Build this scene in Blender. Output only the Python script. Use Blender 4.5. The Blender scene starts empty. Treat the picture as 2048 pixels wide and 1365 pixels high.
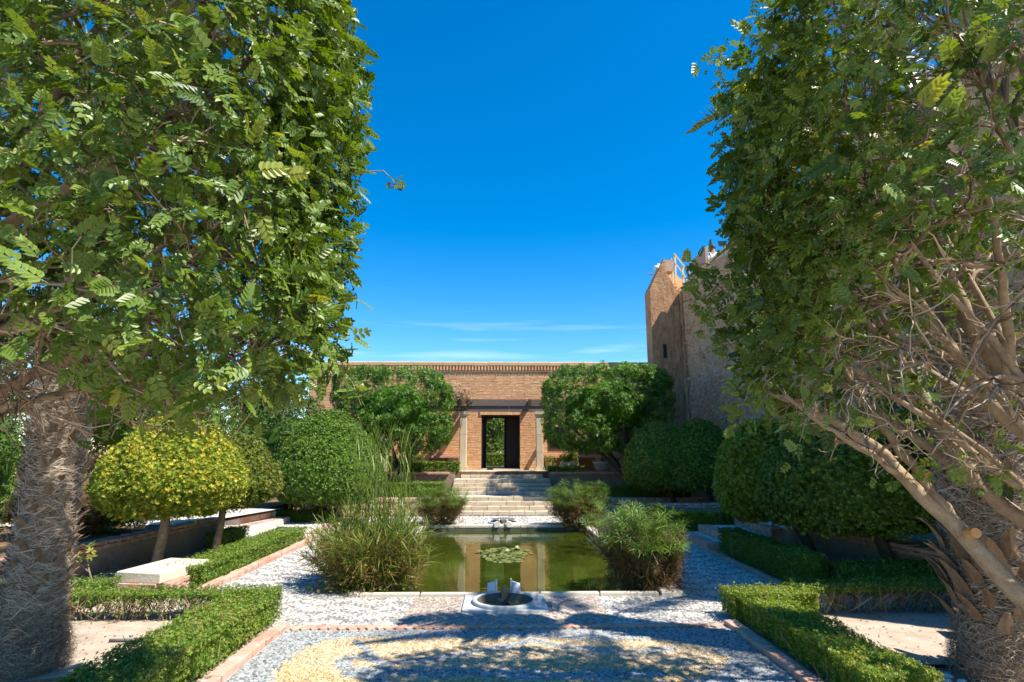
import bpy, math
import numpy as np
from mathutils import Vector

S = bpy.context.scene
COL = S.collection
rng = np.random.default_rng(11)

# ------------------------------------------------------------------ camera, sky, sun, exposure
cam_data = bpy.data.cameras.new('camera')
cam = bpy.data.objects.new('camera', cam_data)
COL.objects.link(cam)
cam_data.sensor_width = 36.0
cam_data.lens = 36.0 * 1140.0 / 2048.0
cam_data.clip_start = 0.05
cam_data.clip_end = 2000
cam.location = (0, 0, 1.8)
cam.rotation_euler = (math.radians(90 + 11.044), 0, math.radians(-1.206))
S.camera = cam

SUN = np.array([0.50, -0.27, 0.83]); SUN /= np.linalg.norm(SUN)
SUN_EL = math.asin(SUN[2]); SUN_AZ = math.atan2(SUN[0], SUN[1])

world = bpy.data.worlds.new('World'); S.world = world
world.use_nodes = True
nt = world.node_tree; nt.nodes.clear()
sky = nt.nodes.new('ShaderNodeTexSky'); sky.sky_type = 'NISHITA'; sky.sun_disc = False
sky.sun_elevation = SUN_EL; sky.sun_rotation = SUN_AZ
sky.altitude = 300; sky.air_density = 1.0; sky.dust_density = 0.25; sky.ozone_density = 2.2
hsv = nt.nodes.new('ShaderNodeHueSaturation')
hsv.inputs['Saturation'].default_value = 1.52; hsv.inputs['Value'].default_value = 1.0
bg = nt.nodes.new('ShaderNodeBackground'); bg.inputs['Strength'].default_value = 0.125
wout = nt.nodes.new('ShaderNodeOutputWorld')
# faint streaks of cirrus low over the horizon
geo = nt.nodes.new('ShaderNodeTexCoord')
mapn = nt.nodes.new('ShaderNodeMapping'); mapn.inputs['Scale'].default_value = (1.6, 1.6, 22.0)
noi = nt.nodes.new('ShaderNodeTexNoise'); noi.inputs['Scale'].default_value = 2.3; noi.inputs['Detail'].default_value = 5
crm = nt.nodes.new('ShaderNodeValToRGB'); crm.color_ramp.elements[0].position = 0.56; crm.color_ramp.elements[1].position = 0.80
sep = nt.nodes.new('ShaderNodeSeparateXYZ')
band = nt.nodes.new('ShaderNodeValToRGB')
for e_, (p_, c_) in zip([band.color_ramp.elements[0], band.color_ramp.elements[1], band.color_ramp.elements.new(.175), band.color_ramp.elements.new(.21)],
                        [(0.08, 0), (0.25, 0), (0.175, 1), (0.21, .5)]):
    pass
band.color_ramp.elements[0].position = 0.06; band.color_ramp.elements[0].color = (0, 0, 0, 1)
band.color_ramp.elements[1].position = 0.165; band.color_ramp.elements[1].color = (1, 1, 1, 1)
band.color_ramp.elements[2].position = 0.20; band.color_ramp.elements[2].color = (.8, .8, .8, 1)
band.color_ramp.elements[3].position = 0.25; band.color_ramp.elements[3].color = (0, 0, 0, 1)
mul = nt.nodes.new('ShaderNodeMath'); mul.operation = 'MULTIPLY'
mul2 = nt.nodes.new('ShaderNodeMath'); mul2.operation = 'MULTIPLY'; mul2.inputs[1].default_value = 0.25
mixc = nt.nodes.new('ShaderNodeMix'); mixc.data_type = 'RGBA'
L = nt.links.new
L(geo.outputs['Generated'], mapn.inputs['Vector']); L(mapn.outputs[0], noi.inputs['Vector']); L(noi.outputs[0], crm.inputs[0])
L(geo.outputs['Generated'], sep.inputs[0]); L(sep.outputs[2], band.inputs[0])
L(crm.outputs[0], mul.inputs[0]); L(band.outputs[0], mul.inputs[1]); L(mul.outputs[0], mul2.inputs[0])
L(sky.outputs[0], hsv.inputs['Color']); L(hsv.outputs[0], mixc.inputs[6]); mixc.inputs[7].default_value = (7, 7.6, 8.2, 1)
L(mul2.outputs[0], mixc.inputs[0]); L(mixc.outputs[2], bg.inputs[0]); L(bg.outputs[0], wout.inputs[0])

sd = bpy.data.lights.new('sun', 'SUN'); sd.energy = 5.0; sd.angle = math.radians(0.53); sd.color = (1.0, 0.935, 0.82)
so = bpy.data.objects.new('sun', sd); COL.objects.link(so)
so.rotation_euler = Vector(SUN).to_track_quat('Z', 'Y').to_euler()

S.view_settings.view_transform = 'Standard'; S.view_settings.look = 'None'
S.view_settings.gamma = 1.0; S.view_settings.exposure = 0.92
S.view_settings.use_curve_mapping = False
S.render.engine = 'CYCLES'
S.cycles.max_bounces = 7; S.cycles.diffuse_bounces = 2; S.cycles.transmission_bounces = 4; S.cycles.glossy_bounces = 3
S.cycles.use_denoising = True

# ------------------------------------------------------------------ materials
def ramp(nodes, stops):
    r = nodes.new('ShaderNodeValToRGB'); el = r.color_ramp.elements
    while len(el) < len(stops): el.new(0.5)
    for e, (p, c) in zip(el, stops):
        e.position = p; e.color = (*c, 1)
    return r

def mat_base(name):
    m = bpy.data.materials.new(name); m.use_nodes = True
    n = m.node_tree.nodes; p = n['Principled BSDF']
    return m, n, m.node_tree.links.new, p

def leafmat(name, stops, trans=0.35, rough=0.42, spec=0.45):
    m, n, L, p = mat_base(name)
    a = n.new('ShaderNodeAttribute'); a.attribute_name = 'tone'
    r = ramp(n, stops); L(a.outputs['Fac'], r.inputs[0]); L(r.outputs[0], p.inputs['Base Color'])
    p.inputs['Roughness'].default_value = rough; p.inputs['Specular IOR Level'].default_value = spec
    t = n.new('ShaderNodeBsdfTranslucent')
    h = n.new('ShaderNodeHueSaturation'); h.inputs['Hue'].default_value = 0.485; h.inputs['Saturation'].default_value = 1.15; h.inputs['Value'].default_value = 1.7
    L(r.outputs[0], h.inputs['Color']); L(h.outputs[0], t.inputs['Color'])
    mx = n.new('ShaderNodeMixShader'); mx.inputs[0].default_value = trans * .72
    L(p.outputs[0], mx.inputs[1]); L(t.outputs[0], mx.inputs[2]); L(mx.outputs[0], n['Material Output'].inputs['Surface'])
    return m

def stonemat(name, stops, scale=8, rough=0.9, bump=0.3, bscale=40, tonew=0.6, stain=None, stretch=(1, 1, 1), bdist=0.01):
    """rough mineral surface: noise colour plus the per-piece tone, fine bump and optional stains"""
    m, n, L, p = mat_base(name)
    tc = n.new('ShaderNodeNewGeometry')
    mp = n.new('ShaderNodeMapping'); mp.inputs['Scale'].default_value = stretch; L(tc.outputs['Position'], mp.inputs['Vector'])
    no = n.new('ShaderNodeTexNoise'); no.inputs['Scale'].default_value = scale; no.inputs['Detail'].default_value = 6; no.inputs['Roughness'].default_value = .65
    L(mp.outputs[0], no.inputs['Vector'])
    a = n.new('ShaderNodeAttribute'); a.attribute_name = 'tone'
    oi = n.new('ShaderNodeObjectInfo')
    ad = n.new('ShaderNodeMath'); ad.operation = 'ADD'; L(a.outputs['Fac'], ad.inputs[0])
    sc = n.new('ShaderNodeMath'); sc.operation = 'MULTIPLY_ADD'; L(oi.outputs['Random'], sc.inputs[0]); sc.inputs[1].default_value = .5; sc.inputs[2].default_value = -.25
    L(sc.outputs[0], ad.inputs[1])
    mi = n.new('ShaderNodeMix'); mi.data_type = 'FLOAT'; mi.inputs[0].default_value = tonew
    L(no.outputs[0], mi.inputs[2]); L(ad.outputs[0], mi.inputs[3])
    r = ramp(n, stops); L(mi.outputs[0], r.inputs[0])
    out = r.outputs[0]
    if stain:
        sn = n.new('ShaderNodeTexNoise'); sn.inputs['Scale'].default_value = stain[1]; sn.inputs['Detail'].default_value = 8; sn.inputs['Roughness'].default_value = .7
        L(mp.outputs[0], sn.inputs['Vector'])
        sr = ramp(n, [(stain[2], (0, 0, 0)), (stain[3], (1, 1, 1))]); L(sn.outputs[0], sr.inputs[0])
        sx = n.new('ShaderNodeMix'); sx.data_type = 'RGBA'; L(sr.outputs[0], sx.inputs[0]); L(out, sx.inputs[6]); sx.inputs[7].default_value = (*stain[0], 1)
        out = sx.outputs[2]
    L(out, p.inputs['Base Color']); p.inputs['Roughness'].default_value = rough
    p.inputs['Specular IOR Level'].default_value = .25
    bn = n.new('ShaderNodeTexNoise'); bn.inputs['Scale'].default_value = bscale; bn.inputs['Detail'].default_value = 6; bn.inputs['Roughness'].default_value = .7
    L(tc.outputs['Position'], bn.inputs['Vector'])
    b = n.new('ShaderNodeBump'); b.inputs['Strength'].default_value = bump; b.inputs['Distance'].default_value = bdist
    L(bn.outputs[0], b.inputs['Height']); L(b.outputs[0], p.inputs['Normal'])
    return m

M = {}
M['lentisk'] = leafmat('lentisk_leaf', [(0, (.034, .070, .008)), (.35, (.095, .16, .020)), (.8, (.19, .265, .045)), (1, (.33, .34, .05))], .36, .42, .42)
M['laurel'] = leafmat('bright_tree_leaf', [(0, (.022, .070, .006)), (.5, (.062, .150, .010)), (1, (.15, .26, .02))], .35, .4, .4)
M['pitto'] = leafmat('dark_topiary_leaf', [(0, (.026, .062, .008)), (.5, (.080, .155, .016)), (1, (.17, .27, .03))], .28, .4, .4)
M['yellow'] = leafmat('yellow_topiary_leaf', [(0, (.070, .13, .014)), (.35, (.17, .24, .022)), (.75, (.34, .36, .035)), (1, (.56, .45, .05))], .3, .5, .35)
M['yellow2'] = leafmat('yellow_green_topiary_leaf', [(0, (.045, .085, .014)), (.5, (.12, .16, .02)), (1, (.30, .27, .03))], .3, .5, .35)
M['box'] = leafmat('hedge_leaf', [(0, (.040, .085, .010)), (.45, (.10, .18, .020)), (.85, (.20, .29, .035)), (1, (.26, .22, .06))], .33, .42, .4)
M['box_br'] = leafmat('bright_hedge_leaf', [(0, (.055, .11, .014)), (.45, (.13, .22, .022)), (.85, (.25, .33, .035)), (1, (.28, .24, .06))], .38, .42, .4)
M['conifer'] = leafmat('conifer_leaf', [(0, (.028, .070, .014)), (.5, (.070, .135, .024)), (1, (.15, .20, .05))], .2, .6, .2)
M['drybush'] = leafmat('dry_bush_leaf', [(0, (.07, .055, .03)), (.5, (.15, .11, .06)), (1, (.20, .18, .08))], .2, .8, .1)
M['reed'] = leafmat('reed_leaf', [(0, (.26, .16, .05)), (.25, (.22, .19, .045)), (.5, (.12, .18, .03)), (1, (.20, .29, .05))], .35, .4, .4)
M['sedge'] = leafmat('sedge_leaf', [(0, (.16, .085, .035)), (.3, (.14, .10, .032)), (.5, (.05, .10, .018)), (1, (.17, .27, .045))], .35, .45, .3)
M['dead'] = leafmat('dead_sedge_leaf', [(0, (.05, .028, .014)), (.6, (.17, .10, .045)), (1, (.30, .20, .09))], .2, .8, .1)
M['frond'] = leafmat('palm_frond_leaf', [(0, (.05, .08, .025)), (1, (.14, .17, .06))], .25, .4, .4)
M['lily'] = leafmat('lily_pad', [(0, (.07, .11, .025)), (.6, (.16, .20, .05)), (1, (.30, .26, .08))], .1, .4, .4)
for _k in ('lentisk', 'laurel', 'pitto', 'yellow', 'yellow2', 'box', 'box_br', 'conifer', 'drybush'):
    _m = M[_k].copy(); _m.name = 'inner_' + _k; M['in_' + _k] = _m
    _m.node_tree.nodes['Principled BSDF'].inputs['Roughness'].default_value = 1; _m.node_tree.nodes['Principled BSDF'].inputs['Specular IOR Level'].default_value = .05
M['petal'] = leafmat('lily_petal', [(0, (.70, .68, .35)), (1, (.80, .78, .55))], .3, .5, .3)

M['bark'] = stonemat('smooth_bark', [(.25, (.15, .10, .06)), (.5, (.33, .24, .15)), (.75, (.48, .38, .26))], 11, .9, .9, 38, .2, stain=((.10, .07, .045), 30, .60, .72), bdist=.012)
M['darkbark'] = stonemat('dark_bark', [(.2, (.035, .026, .018)), (.6, (.09, .07, .05)), (.9, (.15, .12, .09))], 18, .9, .6, 60, .35)
M['stub'] = stonemat('fresh_cut_wood', [(.2, (.45, .19, .06)), (.8, (.62, .36, .16))], 20, .8, .2)
M['twig'] = stonemat('twig_bark', [(.1, (.09, .06, .035)), (.5, (.23, .16, .10)), (.9, (.46, .36, .25))], 9, .85, .2, 60, .8)
M['fibre'] = stonemat('palm_fibre', [(.0, (.12, .08, .05)), (.45, (.36, .28, .20)), (.85, (.60, .52, .42))], 20, .95, .3, 90, .8)
M['boot'] = stonemat('palm_leaf_base', [(.1, (.10, .062, .036)), (.5, (.24, .165, .105)), (1, (.42, .32, .22))], 22, .9, 1.0, 60, .35, stretch=(1.5, 1.5, .25), stain=((.09, .055, .035), 16, .52, .68))
M['brick'] = stonemat('brick', [(.0, (.50, .24, .11)), (.35, (.66, .35, .17)), (.7, (.76, .45, .24)), (1, (.82, .56, .34))], 6, .92, .4, 70, .55, stain=((.40, .22, .12), 1.6, .54, .74))
M['mortar'] = stonemat('mortar', [(.2, (.46, .26, .13)), (.8, (.66, .43, .25))], 14, .95, .4, 60, .2)
M['kerbbrick'] = stonemat('kerb_brick', [(.0, (.36, .17, .11)), (.5, (.50, .28, .20)), (1, (.62, .45, .36))], 20, .9, .5, 80, .6, stain=((.52, .45, .39), 9, .48, .66))
M['sand_stone'] = stonemat('sandstone_block', [(.0, (.34, .26, .17)), (.45, (.50, .41, .29)), (1, (.64, .56, .44))], 10, .9, .5, 50, .5, stain=((.30, .24, .17), 14, .6, .75))
M['column'] = stonemat('porous_column_stone', [(.1, (.42, .32, .20)), (.8, (.70, .57, .39))], 12, .9, .8, 45, .3, stain=((.22, .16, .10), 26, .64, .70))
M['coping'] = stonemat('pale_coping_stone', [(.1, (.42, .36, .28)), (.8, (.66, .60, .50))], 9, .85, .4, 60, .4)
M['marble'] = stonemat('white_marble', [(.1, (.60, .57, .52)), (.8, (.78, .75, .70))], 12, .6, .2, 60, .3)
M['greymarble'] = stonemat('grey_marble', [(.1, (.30, .32, .34)), (.5, (.46, .47, .47)), (.9, (.60, .60, .58))], 6, .55, .2, 50, .1)
M['wetstone'] = stonemat('wet_stone', [(.2, (.06, .065, .05)), (.8, (.17, .16, .11))], 10, .4, .5, 50, .3)
M['slab'] = stonemat('weathered_slab', [(.1, (.46, .38, .27)), (.8, (.72, .65, .52))], 8, .92, .8, 30, .2, stain=((.26, .21, .15), 8, .60, .72))
M['bed'] = stonemat('paving_bed_mortar', [(.2, (.27, .24, .20)), (.8, (.45, .41, .36))], 10, .95, .4, 90, .1)
M['pebble'] = None
M['soil'] = stonemat('sandy_soil', [(.15, (.28, .21, .15)), (.5, (.44, .35, .27)), (.85, (.56, .47, .38))], 3.5, .97, .6, 45, 0, stain=((.22, .14, .09), 5, .58, .75))
M['darksoil'] = stonemat('leaf_litter_soil', [(.2, (.10, .06, .035)), (.8, (.27, .18, .11))], 7, .97, .8, 40, 0)
M['palepath'] = stonemat('pale_gravel_path', [(.25, (.32, .28, .24)), (.5, (.58, .54, .48)), (.8, (.72, .69, .63))], 22, .95, .5, 80, 0, stain=((.25, .24, .24), 30, .56, .64))
M['plaster'] = stonemat('stained_wall_plaster', [(.2, (.17, .12, .085)), (.5, (.31, .24, .18)), (.85, (.44, .36, .28))], 6, .95, .8, 28, .1, stain=((.10, .07, .05), 6, .58, .72))
M['rubble'] = stonemat('rubble_wall', [(.25, (.26, .12, .06)), (.42, (.52, .30, .17)), (.58, (.64, .42, .26)), (.75, (.80, .62, .43))], 6.5, .97, 1.0, 9, .25, stain=((.16, .09, .055), 15, .58, .66), bdist=.07)
M['adobe'] = stonemat('brown_tower_render', [(.25, (.26, .13, .06)), (.5, (.46, .25, .13)), (.75, (.62, .38, .22))], 3.2, .95, .9, 10, .05, stain=((.28, .14, .09), 7, .52, .64), stretch=(1.5, 1.5, .5), bdist=.05)
M['adobe_l'] = stonemat('pale_tower_render', [(.2, (.34, .22, .14)), (.8, (.52, .37, .26))], 4, .95, .5, 20, .1)
M['wood'] = stonemat('weathered_grey_timber', [(.2, (.075, .055, .045)), (.55, (.16, .12, .10)), (.9, (.27, .22, .19))], 9, .85, .6, 50, .3, stretch=(.25, 2, 8))
M['wood_dark'] = stonemat('dark_timber_end', [(.2, (.03, .02, .016)), (.8, (.09, .06, .045))], 12, .85, .4, 50, .2)
M['rail_w'] = stonemat('pale_rail_timber', [(.2, (.50, .36, .18)), (.8, (.78, .62, .38))], 9, .8, .2, 50, .3)
M['rubblestone'] = stonemat('rubble_stone', [(.0, (.30, .20, .13)), (.5, (.46, .33, .22)), (1, (.60, .50, .38))], 9, .95, .8, 30, .7)
M['lily_white'] = M['petal']

def simple(name, col, rough=.6, metal=0, spec=.4):
    m, n, L, p = mat_base(name)
    tc = n.new('ShaderNodeNewGeometry')
    no = n.new('ShaderNodeTexNoise'); no.inputs['Scale'].default_value = 25; L(tc.outputs['Position'], no.inputs['Vector'])
    r = ramp(n, [(.3, tuple(c * .8 for c in col)), (.7, tuple(min(1, c * 1.15) for c in col))]); L(no.outputs[0], r.inputs[0]); L(r.outputs[0], p.inputs['Base Color'])
    p.inputs['Roughness'].default_value = rough; p.inputs['Metallic'].default_value = metal; p.inputs['Specular IOR Level'].default_value = spec
    return m
M['black'] = simple('black_plastic', (.012, .012, .014), .4)
M['white'] = simple('white_enamel', (.75, .75, .73), .4)
M['darkmetal'] = simple('dark_bronze_door', (.022, .014, .012), .5, .3)
M['copper'] = simple('rusty_pipe', (.30, .12, .05), .6, .4)
M['hose_b'] = simple('brown_hose', (.20, .10, .05), .6)
M['hose_g'] = simple('grey_hose', (.16, .17, .16), .5)
M['skin'] = simple('skin', (.45, .26, .18), .6)
M['hair'] = simple('dark_hair', (.02, .015, .012), .6)
M['shirt'] = simple('white_navy_shirt', (.10, .14, .32), .8)
M['vest'] = simple('white_vest', (.75, .75, .78), .8)
M['trousers'] = simple('dark_trousers', (.05, .05, .07), .8)
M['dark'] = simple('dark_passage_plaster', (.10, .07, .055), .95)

def mk_pebble():
    m, n, L, p = mat_base('pebble')
    a = n.new('ShaderNodeAttribute'); a.attribute_name = 'col'
    L(a.outputs['Color'], p.inputs['Base Color']); p.inputs['Roughness'].default_value = .62; p.inputs['Specular IOR Level'].default_value = .35
    return m
M['pebble'] = mk_pebble()

def mk_water(name, deep, bump, ior=1.4):
    m, n, L, p = mat_base(name)
    p.inputs['Base Color'].default_value = (*deep, 1); p.inputs['Roughness'].default_value = .02
    p.inputs['IOR'].default_value = ior; p.inputs['Specular IOR Level'].default_value = .8
    tc = n.new('ShaderNodeNewGeometry')
    mp = n.new('ShaderNodeMapping'); mp.inputs['Scale'].default_value = (1, 1.6, 1); L(tc.outputs['Position'], mp.inputs['Vector'])
    no = n.new('ShaderNodeTexNoise'); no.inputs['Scale'].default_value = 5.5; no.inputs['Detail'].default_value = 3; L(mp.outputs[0], no.inputs['Vector'])
    c = n.new('ShaderNodeTexNoise'); c.inputs['Scale'].default_value = 1.3; c.inputs['Detail'].default_value = 4; L(tc.outputs['Position'], c.inputs['Vector'])
    r = ramp(n, [(.35, deep), (.7, tuple(d * 1.9 for d in deep))]); L(c.outputs[0], r.inputs[0]); L(r.outputs[0], p.inputs['Base Color'])
    b = n.new('ShaderNodeBump'); b.inputs['Strength'].default_value = bump; b.inputs['Distance'].default_value = .01
    L(no.outputs[0], b.inputs['Height']); L(b.outputs[0], p.inputs['Normal'])
    return m
M['water'] = mk_water('murky_green_water', (.024, .034, .003), .13, 1.5)
M['water2'] = mk_water('brown_basin_water', (.13, .10, .035), .12)

# ------------------------------------------------------------------ mesh helpers
def raw_mesh(name, V, F, tone=None, col=None, smooth=False):
    """V (n,3); F (m,k) array or list of such arrays; tone per face"""
    if not isinstance(F, list): F = [F]
    F = [np.asarray(f, dtype=np.int32) for f in F if len(f)]
    me = bpy.data.meshes.new(name)
    nl = sum(f.size for f in F); nf = sum(len(f) for f in F)
    me.vertices.add(len(V)); me.loops.add(nl); me.polygons.add(nf)
    me.vertices.foreach_set('co', np.asarray(V, dtype=np.float32).ravel())
    me.loops.foreach_set('vertex_index', np.concatenate([f.ravel() for f in F]))
    st = []; o = 0
    for f in F:
        st.append(o + np.arange(len(f)) * f.shape[1]); o += f.size
    me.polygons.foreach_set('loop_start', np.concatenate(st).astype(np.int32))
    me.polygons.foreach_set('use_smooth', np.full(nf, bool(smooth)))
    me.update(calc_edges=True)
    if tone is None: tone = np.full(nf, .5)
    at = me.attributes.new('tone', 'FLOAT', 'FACE'); at.data.foreach_set('value', np.asarray(tone, dtype=np.float32))
    if col is not None:
        at = me.attributes.new('col', 'FLOAT_COLOR', 'FACE')
        c4 = np.ones((nf, 4), dtype=np.float32); c4[:, :3] = col
        at.data.foreach_set('color', c4.ravel())
    return me

def wloc(o):
    v = np.zeros(3)
    while o is not None:
        v += np.array(o.location); o = o.parent
    return v

def link(name, me, mat, parent=None, loc=None, rotz=0, **props):
    o = bpy.data.objects.new(name, me); COL.objects.link(o)
    if mat is not None and len(me.materials) == 0: me.materials.append(mat)
    if parent is not None: o.parent = parent
    if loc is not None: o.location = tuple(np.array(loc) - (wloc(parent) if parent is not None else 0))
    o.rotation_euler[2] = rotz
    for k, v in props.items(): o[k] = v
    return o

class MB:
    def __init__(s): s.V = []; s.F3 = []; s.F4 = []; s.t3 = []; s.t4 = []; s.n = 0
    def add(s, V, F, tone=.5):
        V = np.asarray(V, dtype=float).reshape(-1, 3); F = np.asarray(F, dtype=np.int64)
        t = np.broadcast_to(np.asarray(tone, dtype=float), (len(F),))
        if F.shape[1] == 3: s.F3.append(F + s.n); s.t3.append(t)
        else: s.F4.append(F + s.n); s.t4.append(t)
        s.V.append(V); s.n += len(V); return s
    def faces_on_last(s, F, tone=.5):
        base = s.n - len(s.V[-1]); F = np.asarray(F) ; t = np.broadcast_to(np.asarray(tone, float), (len(F),))
        if F.shape[1] == 3: s.F3.append(F + base); s.t3.append(t)
        else: s.F4.append(F + base); s.t4.append(t)
    def box(s, a, b, tone=.5, jit=0):
        a = np.asarray(a, float); b = np.asarray(b, float)
        V = np.array([[x, y, z] for z in (a[2], b[2]) for y in (a[1], b[1]) for x in (a[0], b[0])])
        if jit: V = V + rng.uniform(-jit, jit, V.shape)
        return s.add(V, [[0, 2, 3, 1], [4, 5, 7, 6], [0, 1, 5, 4], [2, 6, 7, 3], [0, 4, 6, 2], [1, 3, 7, 5]], tone)
    def prism(s, poly, z0, z1, tone=.5):
        n = len(poly); p = np.asarray(poly, float)
        V = np.vstack([np.c_[p, np.full(n, z0)], np.c_[p, np.full(n, z1)]])
        s.add(V, [[i, (i + 1) % n, n + (i + 1) % n, n + i] for i in range(n)], tone)
        s.faces_on_last([[n, n + i, n + i + 1] for i in range(1, n - 1)], tone)
        s.faces_on_last([[0, i + 1, i] for i in range(1, n - 1)], tone)
        return s
    def tube(s, P, R, k=6, tone=.5, wob=0):
        P = np.asarray(P, float); n = len(P); R = np.broadcast_to(np.asarray(R, float), (n,))
        T = np.gradient(P, axis=0); T /= np.linalg.norm(T, axis=1)[:, None] + 1e-9
        a = np.array([0, 0, 1.]) if abs(T[0, 2]) < .9 else np.array([1., 0, 0])
        X = np.cross(a, T); X /= np.linalg.norm(X, axis=1)[:, None] + 1e-9
        Yv = np.cross(T, X)
        ang = np.arange(k) * 2 * np.pi / k
        rr = R[:, None] * (1 + (rng.uniform(-wob, wob, (n, k)) if wob else 0))
        V = P[:, None, :] + (X[:, None, :] * np.cos(ang)[None, :, None] + Yv[:, None, :] * np.sin(ang)[None, :, None]) * rr[:, :, None]
        F = []
        for i in range(n - 1):
            for j in range(k):
                F.append([i * k + j, i * k + (j + 1) % k, (i + 1) * k + (j + 1) % k, (i + 1) * k + j])
        s.add(V.reshape(-1, 3), F, tone)
        if k > 3:
            s.faces_on_last([[(n - 1) * k, (n - 1) * k + j, (n - 1) * k + j + 1] for j in range(1, k - 1)], tone)
            s.faces_on_last([[0, j + 1, j] for j in range(1, k - 1)], tone)
        return s
    def lathe(s, c, prof, k=32, tone=.5, close=False):
        prof = np.asarray(prof, float); n = len(prof); ang = np.arange(k) * 2 * np.pi / k
        V = np.stack([c[0] + prof[:, None, 0] * np.cos(ang), c[1] + prof[:, None, 0] * np.sin(ang), c[2] + np.repeat(prof[:, 1:2], k, 1)], -1)
        F = [[i * k + j, i * k + (j + 1) % k, (i + 1) * k + (j + 1) % k, (i + 1) * k + j] for i in range(n - 1) for j in range(k)]
        return s.add(V.reshape(-1, 3), F, tone)
    def build(s, name, mat, parent=None, smooth=False, **props):
        V = np.vstack(s.V); F = []; t = []
        if s.F4: F.append(np.vstack(s.F4)); t.append(np.concatenate(s.t4))
        if s.F3: F.append(np.vstack(s.F3)); t.append(np.concatenate(s.t3))
        if parent is not None: V = V - wloc(parent)
        me = raw_mesh(name, V, F, np.concatenate(t), smooth=smooth)
        return link(name, me, mat, parent, **props)

def thing(name, label, cat, loc=(0, 0, 0), group=None):
    o = bpy.data.objects.new(name, None); COL.objects.link(o); o.location = loc
    o.empty_display_size = .2
    o['label'] = label; o['category'] = cat
    if group: o['group'] = group
    return o
def tag(o, label, cat, group=None):
    o['label'] = label; o['category'] = cat
    if group: o['group'] = group
    return o

def norm(a): return a / (np.linalg.norm(a, axis=-1, keepdims=True) + 1e-9)
def basis_z(z, spin=None):
    """rotation matrices whose third column is z"""
    z = norm(z); n = len(z)
    a = np.where(np.abs(z[:, 2:3]) < .9, np.array([[0, 0, 1.]]), np.array([[1., 0, 0]]))
    x = norm(np.cross(a, z)); y = np.cross(z, x)
    if spin is None: spin = rng.uniform(0, 2 * np.pi, n)
    c, s_ = np.cos(spin)[:, None], np.sin(spin)[:, None]
    x2 = x * c + y * s_; y2 = -x * s_ + y * c
    return np.stack([x2, y2, z], -1)
def basis_y(d, up):
    d = norm(d); x = norm(np.cross(d, up)); z = np.cross(x, d)
    return np.stack([x, d, z], -1)

def scatter_mesh(name, parts, parent_off=np.zeros(3)):
    """parts: list of (tv, tf, pos, R, scale, tone). One mesh."""
    Vs = []; Fs = {}; Ts = {}; base = 0
    for tv, tf, pos, R, sc, tone in parts:
        tv = np.asarray(tv, float); tf = np.asarray(tf)
        N = len(pos)
        if N == 0: continue
        sc = np.asarray(sc, float)
        if sc.ndim == 1: sc = sc[:, None] * np.ones(3)
        T = tv[None] * sc[:, None, :]
        V = np.einsum('nij,nkj->nki', R, T) + pos[:, None, :] - parent_off
        F = tf[None] + (np.arange(N) * len(tv))[:, None, None] + base
        k = tf.shape[1]
        Fs.setdefault(k, []).append(F.reshape(-1, k))
        Ts.setdefault(k, []).append(np.repeat(tone, len(tf)))
        Vs.append(V.reshape(-1, 3)); base += N * len(tv)
    ks = sorted(Fs)
    return raw_mesh(name, np.vstack(Vs), [np.vstack(Fs[k]) for k in ks], np.concatenate([np.concatenate(Ts[k]) for k in ks]))

# leaf templates
def rosette(nl=7, L=1., W=.36, tilt=.55):
    V = []; F = []
    for i in range(nl):
        a = i * 2.399 + .3; t = tilt + .35 * ((i * 37 % 10) / 10 - .3); ln = L * (.75 + .25 * ((i * 53 % 7) / 7))
        d = np.array([math.cos(a) * math.cos(t), math.sin(a) * math.cos(t), math.sin(t)])
        s = np.array([-math.sin(a), math.cos(a), 0])
        b = len(V)
        m = d * ln * .5
        V += [d * .05 * L, m + s * W * .5 * ln + np.array([0, 0, .04 * L]), d * ln, m - s * W * .5 * ln + np.array([0, 0, .04 * L])]
        F += [[b, b + 1, b + 2], [b, b + 2, b + 3]]
    return np.array(V), np.array(F)
def pinnate(pairs=4, L=1.):
    V = []; F = []
    def leaflet(base, d, ln, w):
        s = np.array([-d[1], d[0], 0]); b = len(V); up = np.array([0, 0, .10 * ln])
        V.extend([base, base + d * ln * .32 + s * w * .44 + up, base + d * ln * .74 + s * w * .40 + up, base + d * ln - up * .4,
                  base + d * ln * .74 - s * w * .40 + up, base + d * ln * .32 - s * w * .44 + up])
        F.extend([[b, b + 1, b + 2, b + 3], [b, b + 3, b + 4, b + 5]])
    for i in range(pairs):
        y = L * (.22 + .62 * i / (pairs - 1)); z = -.12 * L * (y / L) ** 2
        for sgn in (-1, 1):
            a = 1.05 - .08 * i
            leaflet(np.array([0, y + .02 * sgn, z]), np.array([sgn * math.sin(a), math.cos(a), -.12]), .44 * L * (1 - .05 * i), .27 * L)
    leaflet(np.array([0, .90 * L, -.1 * L]), np.array([0, 1., -.15]), .42 * L, .20 * L)
    b = len(V); V.extend([np.array([-.012 * L, 0, 0]), np.array([.012 * L, 0, 0]), np.array([.008 * L, .95 * L, -.1 * L]), np.array([-.008 * L, .95 * L, -.1 * L])])
    F.append([b, b + 1, b + 2, b + 3])
    return np.array(V), np.array(F)
def blade(seg=4, L=1., W=.03, droop=.35):
    V = []; F = []
    for i in range(seg + 1):
        t = i / seg; w = W * (1 - t ** 1.6) * .5 + .0008
        y = L * t * (1 - .15 * droop * t); z = -droop * L * t * t
        V += [[-w, y, z], [w, y, z]]
    for i in range(seg): F.append([2 * i, 2 * i + 1, 2 * i + 3, 2 * i + 2])
    return np.array(V), np.array(F)
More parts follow.
